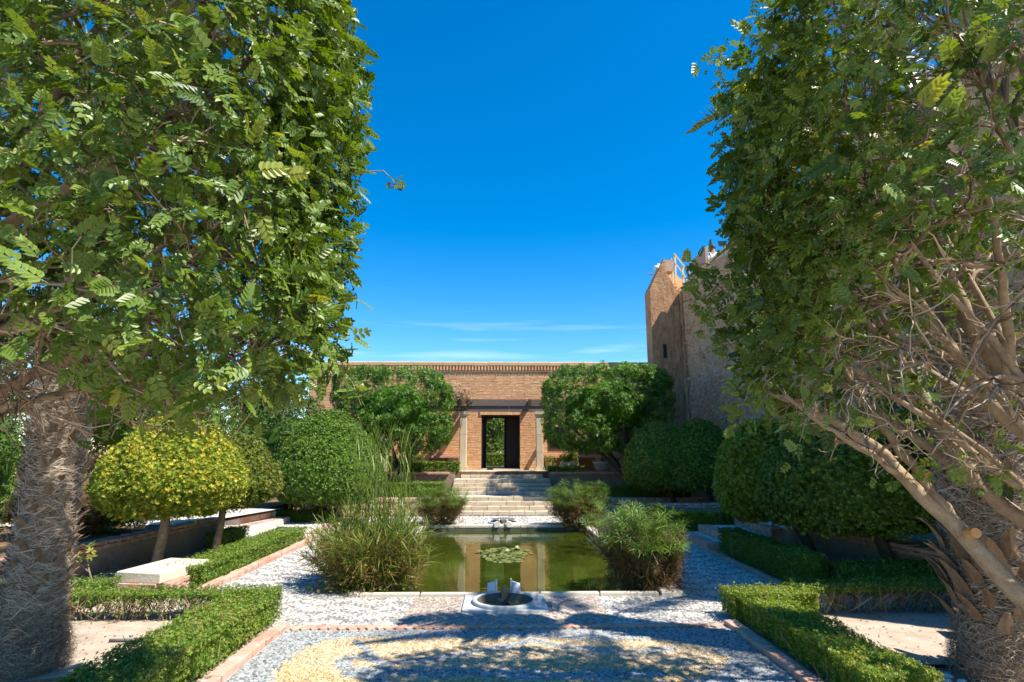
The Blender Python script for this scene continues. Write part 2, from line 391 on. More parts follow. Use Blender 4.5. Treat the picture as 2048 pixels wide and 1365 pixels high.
def umbrella(n=14, L=1., W=.06):
    V = []; F = []
    for i in range(n):
        a = i * 2 * np.pi / n + .1 * (i % 3); e = .5 - .35 * (i % 2)
        d = np.array([math.cos(a) * math.cos(e), math.sin(a) * math.cos(e), math.sin(e)]); s = np.array([-math.sin(a), math.cos(a), 0])
        b = len(V); mid = d * .55 * L; tip = d * L - np.array([0, 0, .18 * L])
        V += [d * 0, mid + s * W * .5, tip, mid - s * W * .5]
        F += [[b, b + 1, b + 2, b + 3]]
    return np.array(V), np.array(F)
ROS = rosette(); ROS5 = rosette(5, 1, .42, .5); PIN = pinnate(); UMB = umbrella()
ROSD = rosette(6, 1, .34, .1); ROSD5 = rosette(5, 1, .38, .1)
PIN3 = pinnate(3); PIN5 = pinnate(5)
def sprig():
    V, F = rosette(9, .55, .42, .5); return V @ np.array([[1, 0, 0], [0, 0, -1], [0, 1, 0]]).T + np.array([0, .3, 0]), F
SPR = sprig()
SPR = (SPR[0], SPR[1])

def lump(P, f=1., seed=0):
    x, y, z = P[:, 0] * f, P[:, 1] * f, P[:, 2] * f
    return (np.sin(1.7 * x + 2.3 * z + seed) * np.cos(1.3 * y - 1.1 * x + 2 * seed) + .5 * np.sin(3.9 * y + 3.1 * z + seed * 3) * np.cos(4.3 * x - 2.7 * z + seed) + .25 * np.sin(8.3 * x + 7.1 * y - 6.3 * z)) / 1.75

# ------------------------------------------------------------------ foliage samplers: each returns points, normals
def revolve_sampler(c, prof, n, squash=(1, 1)):
    prof = np.asarray(prof, float)
    r, z = prof[:, 0], prof[:, 1]
    seg = np.hypot(np.diff(r), np.diff(z)); area = seg * (r[1:] + r[:-1]) / 2 + 1e-6
    i = rng.choice(len(seg), n, p=area / area.sum()); t = rng.uniform(0, 1, n)
    rr = r[i] + (r[i + 1] - r[i]) * t; zz = z[i] + (z[i + 1] - z[i]) * t
    a = rng.uniform(0, 2 * np.pi, n)
    P = np.c_[c[0] + rr * np.cos(a) * squash[0], c[1] + rr * np.sin(a) * squash[1], c[2] + zz]
    dr = (r[i + 1] - r[i]) / seg[i]; dz = (z[i + 1] - z[i]) / seg[i]
    N = np.c_[dz * np.cos(a), dz * np.sin(a), -dr]
    return P, norm(N)
def box_sampler(a, b, n, faces=None):
    a = np.asarray(a, float); b = np.asarray(b, float); d = b - a
    ar = np.array([d[1] * d[2], d[1] * d[2], d[0] * d[2], d[0] * d[2], d[0] * d[1] * 1.15])
    f = rng.choice(5, n, p=ar / ar.sum()); u = rng.uniform(0, 1, (n, 3)); P = a + u * d
    N = np.zeros((n, 3))
    for k, (ax, sgn) in enumerate([(0, -1), (0, 1), (1, -1), (1, 1), (2, 1)]):
        m = f == k; P[m, ax] = (a if sgn < 0 else b)[ax]; N[m, ax] = sgn
    # rounding of the edges
    cc = (a + b) / 2; h = d / 2; q = (P - cc) / h
    rnd = np.clip(np.abs(q) - .75, 0, 1); N = norm(N + np.sign(q) * rnd * 2.0 * np.array([1, 1, .8]))
    P = P - N * .03
    return P, N

def foliage(parent, P, N, mat, leaf=.05, tmpl=ROS, depth=.10, up=.3, jit=.6, tone0=.5, tonev=.22, amp=.04, freq=3, name='foliage', seed=0, sv=.25, toneup=0.0):
    n = len(P)
    l = lump(P, freq, seed)
    P = P + N * (amp * l - depth * rng.uniform(0, 1, n) ** 1.6)[:, None]
    D = norm(N + np.array([0, 0, up]) + rng.normal(0, jit, (n, 3)))
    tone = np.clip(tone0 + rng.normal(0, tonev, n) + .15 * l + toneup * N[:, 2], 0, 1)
    me = scatter_mesh(name, [(tmpl[0], tmpl[1], P, basis_z(D), leaf * rng.uniform(1 - sv, 1 + sv, n), tone)], wloc(parent))
    return link(name, me, mat, parent, kind='stuff')

def inner_of(mat):
    for k in M:
        if M[k] == mat and 'in_' + k in M: return M['in_' + k]
    return mat
def core_revolve(parent, c, prof, mat, k=20, squash=(1, 1), shrink=.1, name='inner_foliage', amp=.04, freq=3, seed=0):
    prof = np.asarray(prof, float); pr = prof.copy(); pr[:, 0] = np.maximum(pr[:, 0] - shrink, 0.001)
    zc = prof[:, 1].mean(); pr[:, 1] = zc + (pr[:, 1] - zc) * (1 - shrink / (np.ptp(prof[:, 1]) / 2))
    mb = MB(); mb.lathe(c, pr, k); V = mb.V[0]
    V[:, 0] = c[0] + (V[:, 0] - c[0]) * squash[0]; V[:, 1] = c[1] + (V[:, 1] - c[1]) * squash[1]
    V += norm(V - np.array([c[0], c[1], c[2] + zc])) * (lump(V, freq, seed) * amp)[:, None] 
    return mb.build(name, inner_of(mat), parent)

# ------------------------------------------------------------------ GROUND, PATHS, POOL
def holed_sheet(mb, x0, x1, y0, y1, z, holes):
    xs = sorted({x0, x1, *[h[0] for h in holes], *[h[1] for h in holes]}); xs = [x for x in xs if x0 <= x <= x1]
    ys = sorted({y0, y1, *[h[2] for h in holes], *[h[3] for h in holes]}); ys = [y for y in ys if y0 <= y <= y1]
    for i in range(len(xs) - 1):
        for j in range(len(ys) - 1):
            cx, cy = (xs[i] + xs[i + 1]) / 2, (ys[j] + ys[j + 1]) / 2
            if any(h[0] < cx < h[1] and h[2] < cy < h[3] for h in holes): continue
            mb.add([[xs[i], ys[j], z], [xs[i + 1], ys[j], z], [xs[i + 1], ys[j + 1], z], [xs[i], ys[j + 1], z]], [[0, 1, 2, 3]])
POOL = (-1.8, 2.1, 7.82, 14.75)
BAS = (-.36, .50, 7.04, 7.80); BASF = (-.40, .60, 14.95, 15.75)
mb = MB(); holed_sheet(mb, -400, 400, -60, 600, -.02, [POOL, BAS, BASF]); mb.build('ground', M['soil'], kind='structure')
mb = MB(); holed_sheet(mb, -3.85, 3.88, 6.45, 17.2, -.014, [POOL, BAS, BASF, (-3.85, -2.5, 6.45, 7.1), (2.6, 3.88, 6.45, 7.0)]); mb.build('path', M['bed'], kind='structure')
mb = MB(); mb.add([[-2.22, 1.0, -.014], [2.42, 1.0, -.014], [2.42, 6.45, -.014], [-2.22, 6.45, -.014]], [[0, 1, 2, 3]]); mb.build('patio', M['bed'], kind='structure')

# pebbles: every stone real geometry, colours laid out as the mosaic's pattern
def in_poly(P, poly):
    x, y = P[:, 0], P[:, 1]; ins = np.zeros(len(P), bool); n = len(poly)
    for i in range(n):
        x1, y1 = poly[i]; x2, y2 = poly[(i + 1) % n]
        c = ((y1 > y) != (y2 > y)) & (x < (x2 - x1) * (y - y1) / (y2 - y1 + 1e-12) + x1); ins ^= c
    return ins
def dist_line(P, line):
    d = np.full(len(P), 1e9)
    for (ax, ay), (bx, by) in zip(line[:-1], line[1:]):
        v = np.array([bx - ax, by - ay]); w = P[:, :2] - np.array([ax, ay])
        t = np.clip((w @ v) / (v @ v), 0, 1); d = np.minimum(d, np.linalg.norm(w - t[:, None] * v, axis=1))
    return d
GOLD = [(-1.90, 5.3), (-1.90, 5.59), (-1.84, 5.9), (-1.72, 6.10), (-1.5, 6.18), (-.98, 6.17), (.13, 6.14), (.97, 6.05), (1.61, 6.05), (1.98, 5.85), (2.12, 5.5), (1.76, 5.1), (1.2, 4.75), (.86, 4.6), (.3, 4.2), (-1.0, 4.1), (-1.75, 4.4), (-1.84, 5.02)]
LINES = [([(-1.0, 5.42), (-.66, 5.52), (-.32, 5.66), (.10, 5.90), (.32, 6.03), (.58, 5.84), (.94, 5.73), (1.25, 5.68), (1.6, 5.75)], .05),
         ([(-1.40, 6.05), (-1.22, 5.77), (-1.0, 5.42)], .035),
         ([(-1.0, 5.42), (-1.16, 5.60), (-1.34, 5.61), (-1.40, 5.49), (-1.26, 5.28), (-1.1, 5.16), (-.82, 4.95), (-.5, 4.7)], .055),
         ([(-1.2, 5.24), (-.62, 5.23), (.01, 5.19), (.63, 5.13), (1.3, 5.16)], .10),
         ([(-.1, 4.8), (.7, 4.85), (1.3, 4.95)], .07)]
def pebble_mesh(name, P, size, ang, col, asp=1.5, h=.42):
    k = 6; a = np.arange(k) * np.pi / 3
    tv = np.vstack([np.c_[np.cos(a) * .5 * asp, np.sin(a) * .5, np.zeros(k)], [[0, 0, h]]])
    n = len(P)
    R = np.zeros((n, 3, 3)); c, s = np.cos(ang), np.sin(ang)
    R[:, 0, 0] = c; R[:, 0, 1] = -s; R[:, 1, 0] = s; R[:, 1, 1] = c; R[:, 2, 2] = 1
    sc = size[:, None] * np.c_[rng.uniform(.8, 1.2, n), rng.uniform(.8, 1.15, n), rng.uniform(.5, 1.2, n)]
    V = np.einsum('nij,nkj->nki', R, tv[None] * sc[:, None, :]) + P[:, None, :]
    V += rng.normal(0, .0012, V.shape)
    base = (np.arange(n) * 7)[:, None, None]
    q = np.array([[i, (i + 1) % k, k] for i in range(k)])
    F = (q[None] + base).reshape(-1, 3)
    colf = np.repeat(np.clip(col * .78 * np.array([[1.02, .985, .94]]), .01, .9), 6, axis=0)
    me = raw_mesh(name, V.reshape(-1, 3), F, None, colf, smooth=True)
    return link(name, me, M['pebble'], kind='stuff')
def jgrid(x0, x1, y0, y1, d, holes=()):
    xs = np.arange(x0 + d / 2, x1 - d / 3, d); ys = np.arange(y0 + d / 2, y1 - d / 3, d * .82)
    X, Y = np.meshgrid(xs, ys); X = X + (np.arange(len(ys)) % 2)[:, None] * d * .5
    P = np.c_[X.ravel(), Y.ravel()] + rng.uniform(-.22, .22, (X.size, 2)) * d
    m = (P[:, 0] < x1 - d * .4) & (P[:, 0] > x0 + d * .4)
    for h in holes: m &= ~((P[:, 0] > h[0] - d * .5) & (P[:, 0] < h[1] + d * .5) & (P[:, 1] > h[2] - d * .5) & (P[:, 1] < h[3] + d * .5))
    return P[m]
# front panel
P = jgrid(-2.2, 2.4, 3.9, 6.40, .025); n = len(P)
gold = in_poly(P, GOLD)
for ln, w in LINES: gold &= dist_line(P, ln) > w * (1 + .25 * np.sin(P[:, 0] * 9))
gold &= ~((dist_line(P, GOLD + GOLD[:1]) < .05) & (rng.random(n) < .5))
gold2 = gold & (dist_line(P, LINES[0][0]) < 9) & (P[:, 1] < 5.3 + .25 * np.sin(P[:, 0] * 2))
grey = rng.uniform(.26, .55, n)
grey = np.where(rng.random(n) < .15, grey * .45, grey)
light = rng.uniform(.75, 1.2, n)
colg = np.c_[grey * .93, grey * 1.0, grey * 1.03]
cold = np.where((rng.random(n) < .25)[:, None], np.array([[.62, .42, .22]]), np.array([[.76, .61, .39]])) * light[:, None] * rng.uniform(.8, 1.12, (n, 1))
cold = np.where((rng.random(n) < .07)[:, None], np.array([[.40, .36, .30]]), cold)
cold = np.where(gold2[:, None], cold * np.array([[1.0, .93, .80]]), cold)
col = np.where(gold[:, None], cold, colg)
nearband = dist_line(P, LINES[3][0]) < .11
ang = np.where(gold, rng.uniform(0, 6.28, n), rng.normal(.1, .5, n))
pebble_mesh('mosaic_pebbles', np.c_[P, np.full(n, -.009)], np.where(gold, .024, .027) * rng.uniform(.85, 1.15, n), ang, col, 1.35, .42)
# the walk round the pool
def walk_col(P):
    x, y = P[:, 0], P[:, 1]
    ph = y / .34 + .55 * np.abs(np.sin(np.pi * x / .62)) + .15 * np.sin(3.1 * x + 1.7 * y)
    w = np.sin(2 * np.pi * ph)
    wob = lump(np.c_[P, P[:, 0]], 2.2, 1)
    n = len(P)
    whitep = np.clip(.62 + .55 * wob - .35 * (w > .15), .05, .97)
    whitep = np.where(w > .35, .22 + .2 * wob, np.maximum(whitep, .72))
    iswhite = rng.random(n) < whitep
    wv = rng.uniform(.56, .82, n); gv = rng.uniform(.22, .44, n)
    c = np.where(iswhite[:, None], np.c_[wv, wv * .955, wv * .88], np.c_[gv * .98, gv * 1.0, gv * 1.03])
    # beige herringbone field in front of the basin
    h = (np.abs(x - .08) < 1.15) & (y < 7.85) & (y > 6.5)
    bv = rng.uniform(.36, .66, n); hb = np.c_[bv, bv * .86, bv * .76]
    stripe = ((np.abs(x - .08) * 1.0 + y) % .16) < .035
    hb = np.where(stripe[:, None], hb * .62, hb)
    return np.where(h[:, None], hb, c)
zones = [(-3.82, 3.85, 6.58, 9.2, .036), (-3.82, 3.85, 9.2, 12.2, .046), (-3.82, 3.85, 12.2, 17.15, .062)]
COPE = (POOL[0] - .14, POOL[1] + .14, POOL[2] - .05, POOL[3] + .14)
PP = []; SZ = []
for x0, x1, y0, y1, d in zones:
    P = jgrid(x0, x1, y0, y1, d, [COPE, (-.46, .60, 6.98, 7.9), (-.45, .65, 14.85, 15.8), (-3.9, -2.5, 6.4, 7.1), (2.6, 3.9, 6.4, 7.0)])
    PP.append(P); SZ.append(np.full(len(P), d * .93))
P = np.vstack(PP); sz = np.concatenate(SZ); n = len(P)
pebble_mesh('paving_pebbles', np.c_[P, np.full(n, -.011)], sz * rng.uniform(.85, 1.15, n), rng.uniform(0, 6.28, n), walk_col(P), 1.3, .34)

# bricks / pieces sharing meshes
def var_meshes(name, size, mat, count=4, jit=.006, bevel=.10):
    out = []
    for i in range(count):
        a = -np.array(size) / 2; b = -a; mbx = MB(); bv = min(size) * bevel
        # box with a chamfered top / front: two stacked rings
        x0, y0, z0 = a; x1, y1, z1 = b
        V = [[x0, y0, z0], [x1, y0, z0], [x1, y1, z0], [x0, y1, z0], [x0, y0, z1 - bv], [x1, y0, z1 - bv], [x1, y1, z1 - bv], [x0, y1, z1 - bv],
             [x0 + bv, y0 + bv, z1], [x1 - bv, y0 + bv, z1], [x1 - bv, y1 - bv, z1], [x0 + bv, y1 - bv, z1]]
        V = np.array(V) + rng.uniform(-jit, jit, (12, 3))
        F = [[3, 2, 1, 0], [8, 9, 10, 11]]
        for k in range(4):
            F.append([k, (k + 1) % 4, 4 + (k + 1) % 4, 4 + k]); F.append([4 + k, 4 + (k + 1) % 4, 8 + (k + 1) % 4, 8 + k])
        me = raw_mesh(name, V, np.array(F), np.full(len(F), rng.uniform(.3, .7))); me.materials.append(mat); out.append(me)
    return out
def piece(name, meshes, loc, parent, rotz=0, scale=(1, 1, 1), rx=0, ry=0):
    o = link(name, meshes[rng.integers(len(meshes))], None, parent, loc, rotz)
    o.scale = scale; o.rotation_euler[0] = rx; o.rotation_euler[1] = ry
    return o

# brick band between mosaic and walk
t = thing('brick_edging', 'row of slanted red bricks set across the pebble paving behind the golden mosaic', 'edging', (.1, 6.47, 0))
km = var_meshes('brick', (.15, .07, .05), M['kerbbrick'], 5, .004)
for i, x in enumerate(np.arange(-2.1, 2.4, .098)):
    piece('brick', km, (x + rng.normal(0, .006), 6.475 + rng.normal(0, .008), -.021 + rng.uniform(0, .005)), t, math.radians(38 + rng.normal(0, 5)), (1, rng.uniform(.8, 1.1), 1))
# kerbs of terracotta slabs either side of the mosaic
km = var_meshes('kerb_slab', (.13, .29, .07), M['kerbbrick'], 5, .004)
for sx, lab in ((-2.285, 'straight terracotta kerb left of the golden mosaic, under the long clipped hedge'), (2.485, 'straight terracotta kerb right of the golden mosaic, under the sunlit hedge')):
    t = thing('kerb', lab, 'kerb', (sx, 5, 0), 'terracotta kerbs beside the mosaic')
    for y in np.arange(3.4, 6.55, .30): piece('kerb_slab', km, (sx + rng.normal(0, .004), y, .0 + rng.uniform(0, .008)), t, rng.normal(0, .01))
# kerb left of the walk, rowlock bricks
km = var_meshes('brick', (.13, .235, .11), M['kerbbrick'], 5, .005)
t = thing('kerb', 'low brick kerb along the left walk under the long middle hedge', 'kerb', (-3.9, 10, 0), 'brick kerbs of the walk')
for y in np.arange(8.15, 12.6, .245): piece('brick', km, (-3.92 + rng.normal(0, .005), y, .0 + rng.uniform(-.005, .01)), t)
t = thing('kerb', 'thin shaded kerb along the right walk under the dark hedge', 'kerb', (3.93, 9.5, 0), 'brick kerbs of the walk')
for y in np.arange(8.0, 11.0, .245): piece('brick', km, (3.93 + rng.normal(0, .005), y, -.02), t, 0, (.8, 1, .8))

# pool
t = thing('garden_pool', 'long rectangular garden pool of murky green water with stone rim', 'pool', (.15, 11.3, 0))
cm = var_meshes('coping_stone', (.75, .13, .06), M['coping'], 4, .003, .15)
x0, x1, y0, y1 = POOL
for x in np.arange(x0 + .2, x1, .77): piece('coping_stone', cm, (min(x + .2, x1 - .3), y0 - .035 + .04, .0), t, 0, (1, .6, 1)); piece('coping_stone', cm, (min(x + .2, x1 - .3), y1 + .06, .0), t)
for y in np.arange(y0 + .2, y1 + .1, .77):
    piece('coping_stone', cm, (x0 - .06, y + .15, .0), t, math.pi / 2, (1, .95, 1)); piece('coping_stone', cm, (x1 + .06, y + .15, .0), t, math.pi / 2, (1, .95, 1))
mb = MB(); w = .08
mb.box((x0 - w, y0 - w, -1), (x0, y1 + w, -.035)); mb.box((x1, y0 - w, -1), (x1 + w, y1 + w, -.035)); mb.box((x0, y0 - w, -1), (x1, y0, -.035)); mb.box((x0, y1, -1), (x1, y1 + w, -.035)); mb.box((x0, y0, -1.1), (x1, y1, -1.0))
mb.build('pool_wall', M['wetstone'], t)
mb = MB(); mb.add([[x0, y0, -.11], [x1, y0, -.11], [x1, y1, -.11], [x0, y1, -.11]], [[0, 1, 2, 3]])
mb.build('water', M['water'], t)

# lily pads
mb = MB()
for i in range(210):
    a = rng.uniform(0, 6.28); rr = math.sqrt(rng.uniform(0, 1)); x = .10 + rr * math.cos(a) * (.48 + .1 * math.sin(3 * a)); y = 11.35 + rr * math.sin(a) * .85
    r = rng.uniform(.032, .062); s = rng.uniform(0, 6.28); k = 9
    V = [[x, y, -.104 + .004 * rng.random()]] + [[x + r * math.cos(s + .3 + j * 5.7 / k), y + r * math.sin(s + .3 + j * 5.7 / k), -.102 + .008 * rng.random()] for j in range(k + 1)]
    mb.add(V, [[0, j, j + 1] for j in range(1, k + 1)], rng.uniform(0, 1))
o = mb.build('lily_pads', M['lily'], kind='stuff'); tag(o, 'patch of small yellow green lily pads floating in the middle of the pool', 'lily pads')
labs = ['pale yellow water lily bloom at the back right edge of the lily pads', 'pale yellow water lily bloom nearest the centre of the lily pads']
for (x, y), lb in zip([(.36, 11.95), (.16, 11.6)], labs):
    mb = MB()
    for j in range(14):
        a = j * 2.4; e = .3 + .07 * j; d = np.array([math.cos(a) * math.cos(e), math.sin(a) * math.cos(e), math.sin(e)]); s = np.array([-math.sin(a), math.cos(a), 0]); c = np.array([x, y, -.085])
        mb.add([c, c + d * .035 + s * .013, c + d * .07, c + d * .035 - s * .013], [[0, 1, 2, 3]], rng.random())
    tag(mb.build('water_lily', M['petal']), lb, 'water lily', 'water lily blooms')

# fountains
def fountain(cx, cy, label, near):
    t = thing('fountain', label, 'fountain', (cx, cy, 0), 'small fountains at the pool ends')
    k = 40; ang = np.arange(k) * 2 * np.pi / k; R_in = .345
    # square slab with round hole
    hw, hd = .50, .40; mb = MB()
    outer = []
    for a in ang:
        c, s = math.cos(a), math.sin(a); q = 1 / max(abs(c) / hw, abs(s) / hd); outer.append([cx + c * q, cy + s * q])
    inner = [[cx + R_in * math.cos(a), cy + R_in * math.sin(a)] for a in ang]
    zt = .012
    V = [[*p, zt] for p in outer] + [[*p, zt] for p in inner] + [[*p, -.03] for p in outer]
    F = [[i, (i + 1) % k, k + (i + 1) % k, k + i] for i in range(k)] + [[i, 2 * k + i, 2 * k + (i + 1) % k, (i + 1) % k] for i in range(k)]
    mb.add(V, F); mb.build('slab', M['greymarble'], t)
    mb = MB(); mb.lathe((cx, cy, 0), [(R_in + .055, .013), (R_in + .055, .04), (R_in + .045, .05), (R_in + .005, .052), (R_in - .004, .042)], 48); mb.build('rim', M['greymarble'], t, smooth=True)
    mb = MB(); mb.lathe((cx, cy, 0), [(R_in - .004, .042), (R_in - .03, -.02), (R_in - .07, -.07), (.25, -.11), (0.001, -.12)], 48); mb.build('bowl', M['wetstone'], t, smooth=True)
    mb = MB(); mb.lathe((cx, cy, 0), [(R_in - .045, -.042), (0.001, -.042)], 48); mb.build('water', M['water2'], t)
    mb = MB(); mb.lathe((cx, cy - .02, 0), [(.075, -.042), (.07, -.02), (.045, -.005), (.04, .02), (.02, .03), (.018, .045), (0.001, .05)], 12); mb.build('nozzle', M['black'], t)
    sy = 1 if near else -1
    for sx in (-1, 1):
        mb = MB(); xb = cx - .01 + sx * .155; y_in, y_out = cy + sy * .42, cy + sy * .64
        pts = [(y_in, .0), (y_in, .10), (y_in + sy * .08, .125), (y_out, .125), (y_out, -.02)]
        V = [[xb - sx * .045, y, z] for y, z in pts] + [[xb + sx * .06, y, z - (.035 if i in (1, 2, 3) else 0)] for i, (y, z) in enumerate(pts)]
        nP = 5
        mb.add(V, [[i, (i + 1) % nP, nP + (i + 1) % nP, nP + i] for i in range(nP)]); mb.faces_on_last([[0, i, i + 1] for i in range(1, nP - 1)] + [[nP, nP + i + 1, nP + i] for i in range(1, nP - 1)])
        mb.build('spout_cheek', M['marble'], t)
        mb = MB(); xa = cx - .01 + sx * .085; mb.box((min(xa, xa + sx * .022), min(cy + sy * .44, y_out), 0), (max(xa, xa + sx * .022), max(cy + sy * .44, y_out), .155)); mb.build('spout_fin', M['marble'], t)
    mb = MB(); mb.box((cx - .045, cy + min(sy * .30, sy * .40), -.05), (cx + .045, cy + max(sy * .30, sy * .40), .105), jit=.004); mb.build('spout_block', M['boot'], t)
    if not near:
        mb = MB(); mb.lathe((cx, cy, 0), [(.30, .10), (.31, .115), (.02, .13)], 32); mb.lathe((cx, cy, 0), [(.03, -.04), (.025, .11)], 10); mb.build('dish', M['hose_g'], t)
fountain(.07, 7.42, 'round grey marble basin fountain sunk in the paving at the near end of the pool', True)
fountain(.10, 15.35, 'small dish fountain at the far end of the pool below the stairs', False)

# ------------------------------------------------------------------ STAIRS AND TERRACES
mb = MB(); mb.box((-9, 20.4, -.02), (-1.55, 60, 1.12)); mb.box((1.72, 20.4, -.02), (12, 60, 1.12)); mb.box((-1.55, 20.8, -.02), (1.72, 60, 1.125))
mb.build('terrace', M['darksoil'], kind='structure')
mb = MB(); mb.add([[-1.56, 20.86, 1.134], [1.72, 20.86, 1.134], [1.72, 22.99, 1.134], [-1.56, 22.99, 1.134]], [[0, 1, 2, 3]]); mb.build('pavement', M['sand_stone'], kind='structure')
mb = MB(); mb.box((-16, 17.32, -.02), (-1.56, 20.4, .45)); mb.box((1.73, 17.32, -.02), (14, 20.4, .45)); mb.build('lower_terrace', M['darksoil'], kind='structure')
stair = thing('stone_stair', 'broad stair of sandstone blocks rising from the pool to the doorway', 'stairs', (.08, 17.2, 0))
r = .113; steps = []
for i in range(4): steps.append((-1.55, 1.72, 17.2 + .3 * i, r * (i + 1)))
for i in range(4): steps.append((-1.55, 1.72, 18.95 + .3 * i, r * (i + 5)))
for i in range(2): steps.append((-1.36, 1.52, 20.55 + .3 * i, r * (i + 9)))
bm = var_meshes('stone_block', (.40, .34, .105), M['sand_stone'], 6, .005, .06)
for k, (xa, xb, y, z) in enumerate(steps):
    x = xa
    while x < xb - .08:
        w = min(rng.uniform(.30, .48), xb - x)
        if xb - x - w < .1: w = xb - x
        piece('stone_block', bm, (x + w / 2, y + .16 + rng.normal(0, .004), z - .0525), stair, 0, ((w - .012) / .40, 1, 1)); x += w
mb = MB(); mb.box((-1.54, 17.25, -.02), (1.71, 18.4, .0)); 
for i in range(1, 4): mb.box((-1.54, 17.24 + .3 * i, 0), (1.71, 21, r * i - .004))
mb.box((-1.54, 18.3, 0), (1.71, 21, r * 4 - .002))
for i in range(5, 8): mb.box((-1.535, 18.99 + .3 * (i - 4), 0), (1.705, 21, r * i - .004))
mb.box((-1.53, 20.1, 0), (1.70, 21, r * 8 - .002))
mb.build('stair_core', M['palepath'], stair)

# retaining walls behind the pool with rubble stones and a brick cap
def stone_mesh(k=7):
    a = np.sort(rng.uniform(0, 2 * np.pi, k) * .25 + np.arange(k) * 2 * np.pi / k); rr = rng.uniform(.42, .55, k)
    p = np.c_[np.cos(a) * rr, np.sin(a) * rr]
    V = np.vstack([np.c_[p[:, 0], np.full(k, .5), p[:, 1]], np.c_[p[:, 0] * .8, np.full(k, -.5), p[:, 1] * .8]])
    F4 = [[i, (i + 1) % k, k + (i + 1) % k, k + i] for i in range(k)]; F3 = [[k, k + i, k + i + 1] for i in range(1, k - 1)]
    me = raw_mesh('rubble_stone', V, [np.array(F4), np.array(F3)], np.full(len(F4) + len(F3), rng.uniform(.2, .8))); me.materials.append(M['rubblestone']); return me
SM = [stone_mesh(int(rng.integers(5, 9))) for _ in range(7)]
def retaining(xa, xb, y, h, label):
    t = thing('retaining_wall', label, 'retaining wall', ((xa + xb) / 2, y, 0), 'retaining walls beside the stair')
    mb = MB(); mb.box((xa, y, -.02), (xb, y + .3, h - .09)); mb.build('mortar_core', M['mortar'], t)
    for j, z in enumerate((.10, .28)):
        x = xa + .1 + .12 * j
        while x < xb - .08:
            w = rng.uniform(.2, .34)
            o = piece('rubble_stone', SM, (x + w / 2, y - .0, z + rng.normal(0, .01)), t, 0, (w * 1.05, .08, .20)); x += w * .95
    cap = var_meshes('cap_brick', (.085, .34, .09), M['kerbbrick'], 5, .004)
    for x in np.arange(xa + .05, xb, .095): piece('cap_brick', cap, (x, y + .12, h - .045 + rng.normal(0, .003)), t)
retaining(-5.9, -1.60, 17.05, .50, 'low stone retaining wall with red brick cap left of the stair')
retaining(1.78, 6.2, 17.05, .50, 'low stone retaining wall with red brick cap right of the stair')
# upper terrace front edges
for xa, xb, lb in ((-6.5, -1.57, 'brick front of the upper terrace left of the stair'), (1.74, 7.1, 'brick front of the upper terrace right of the stair')):
    t = thing('terrace_wall', lb, 'wall', ((xa + xb) / 2, 20.3, .45), 'upper terrace fronts')
    mb = MB(); mb.box((xa, 20.28, .40), (xb, 20.42, 1.05)); mb.build('wall_body', M['plaster'], t)
    cap = var_meshes('cap_brick', (.24, .30, .07), M['kerbbrick'], 5, .004)
    for x in np.arange(xa + .13, xb - .1, .25): piece('cap_brick', cap, (x, 20.34, 1.09), t)

# ------------------------------------------------------------------ BRICK PAVILION
FY = 23.0
bld = thing('brick_building', 'long low brick building with dentil cornice and open central doorway', 'building', (0, FY, 1.12))
FX0, FX1, DX0, DX1, DT = -7.67, 6.6, -.74, .80, 3.27
mb = MB()
mb.box((FX0, FY, .9), (DX0, FY + .5, 5.0)); mb.box((DX1, FY, .9), (FX1, FY + .5, 5.0)); mb.box((DX0, FY, DT), (DX1, FY + .5, 5.0))
mb.box((FX0, FY + .5, .9), (FX0 + .4, FY + 3.2, 5.0))
mb.build('wall', M['mortar'], bld)
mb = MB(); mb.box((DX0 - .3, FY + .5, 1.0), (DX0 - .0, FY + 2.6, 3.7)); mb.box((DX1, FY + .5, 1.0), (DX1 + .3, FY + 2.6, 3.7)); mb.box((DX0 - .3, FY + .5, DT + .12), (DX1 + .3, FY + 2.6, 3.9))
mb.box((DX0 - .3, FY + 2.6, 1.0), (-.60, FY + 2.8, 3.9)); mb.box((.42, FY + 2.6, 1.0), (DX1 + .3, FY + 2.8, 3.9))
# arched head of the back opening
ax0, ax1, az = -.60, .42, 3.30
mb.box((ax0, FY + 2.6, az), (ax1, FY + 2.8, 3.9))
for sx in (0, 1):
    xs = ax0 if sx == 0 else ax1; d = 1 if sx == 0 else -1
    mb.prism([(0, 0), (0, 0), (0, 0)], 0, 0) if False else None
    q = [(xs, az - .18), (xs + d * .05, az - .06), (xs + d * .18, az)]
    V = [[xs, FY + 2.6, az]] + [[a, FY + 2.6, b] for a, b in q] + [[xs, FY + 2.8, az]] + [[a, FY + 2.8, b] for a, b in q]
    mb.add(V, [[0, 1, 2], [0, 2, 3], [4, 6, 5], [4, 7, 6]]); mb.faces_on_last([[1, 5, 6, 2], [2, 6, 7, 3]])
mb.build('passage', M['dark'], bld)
mb = MB(); mb.box((DX0, FY + .02, 1.05), (DX1, FY + 2.8, 1.155)); mb.build('threshold', M['sand_stone'], bld)
mb = MB(); mb.box((DX1 - .62, FY + 1.2, 1.16), (DX1 - .57 + .04, FY + 1.25, DT + .1)); mb.box((DX1 - .57, FY + 1.2, 1.16), (DX1 - .01, FY + 1.25, DT + .1)); mb.build('door_leaf', M['darkmetal'], bld)
mb = MB(); mb.box((DX0 + .01, FY + .06, 1.16), (DX0 + .05, FY + .2, DT)); mb.box((DX1 - .05, FY + .06, 1.16), (DX1 - .01, FY + .2, DT)); mb.box((DX0 + .05, FY + .06, DT - .06), (DX1 - .05, FY + .2, DT - .002)); mb.build('door_frame', M['darkmetal'], bld)
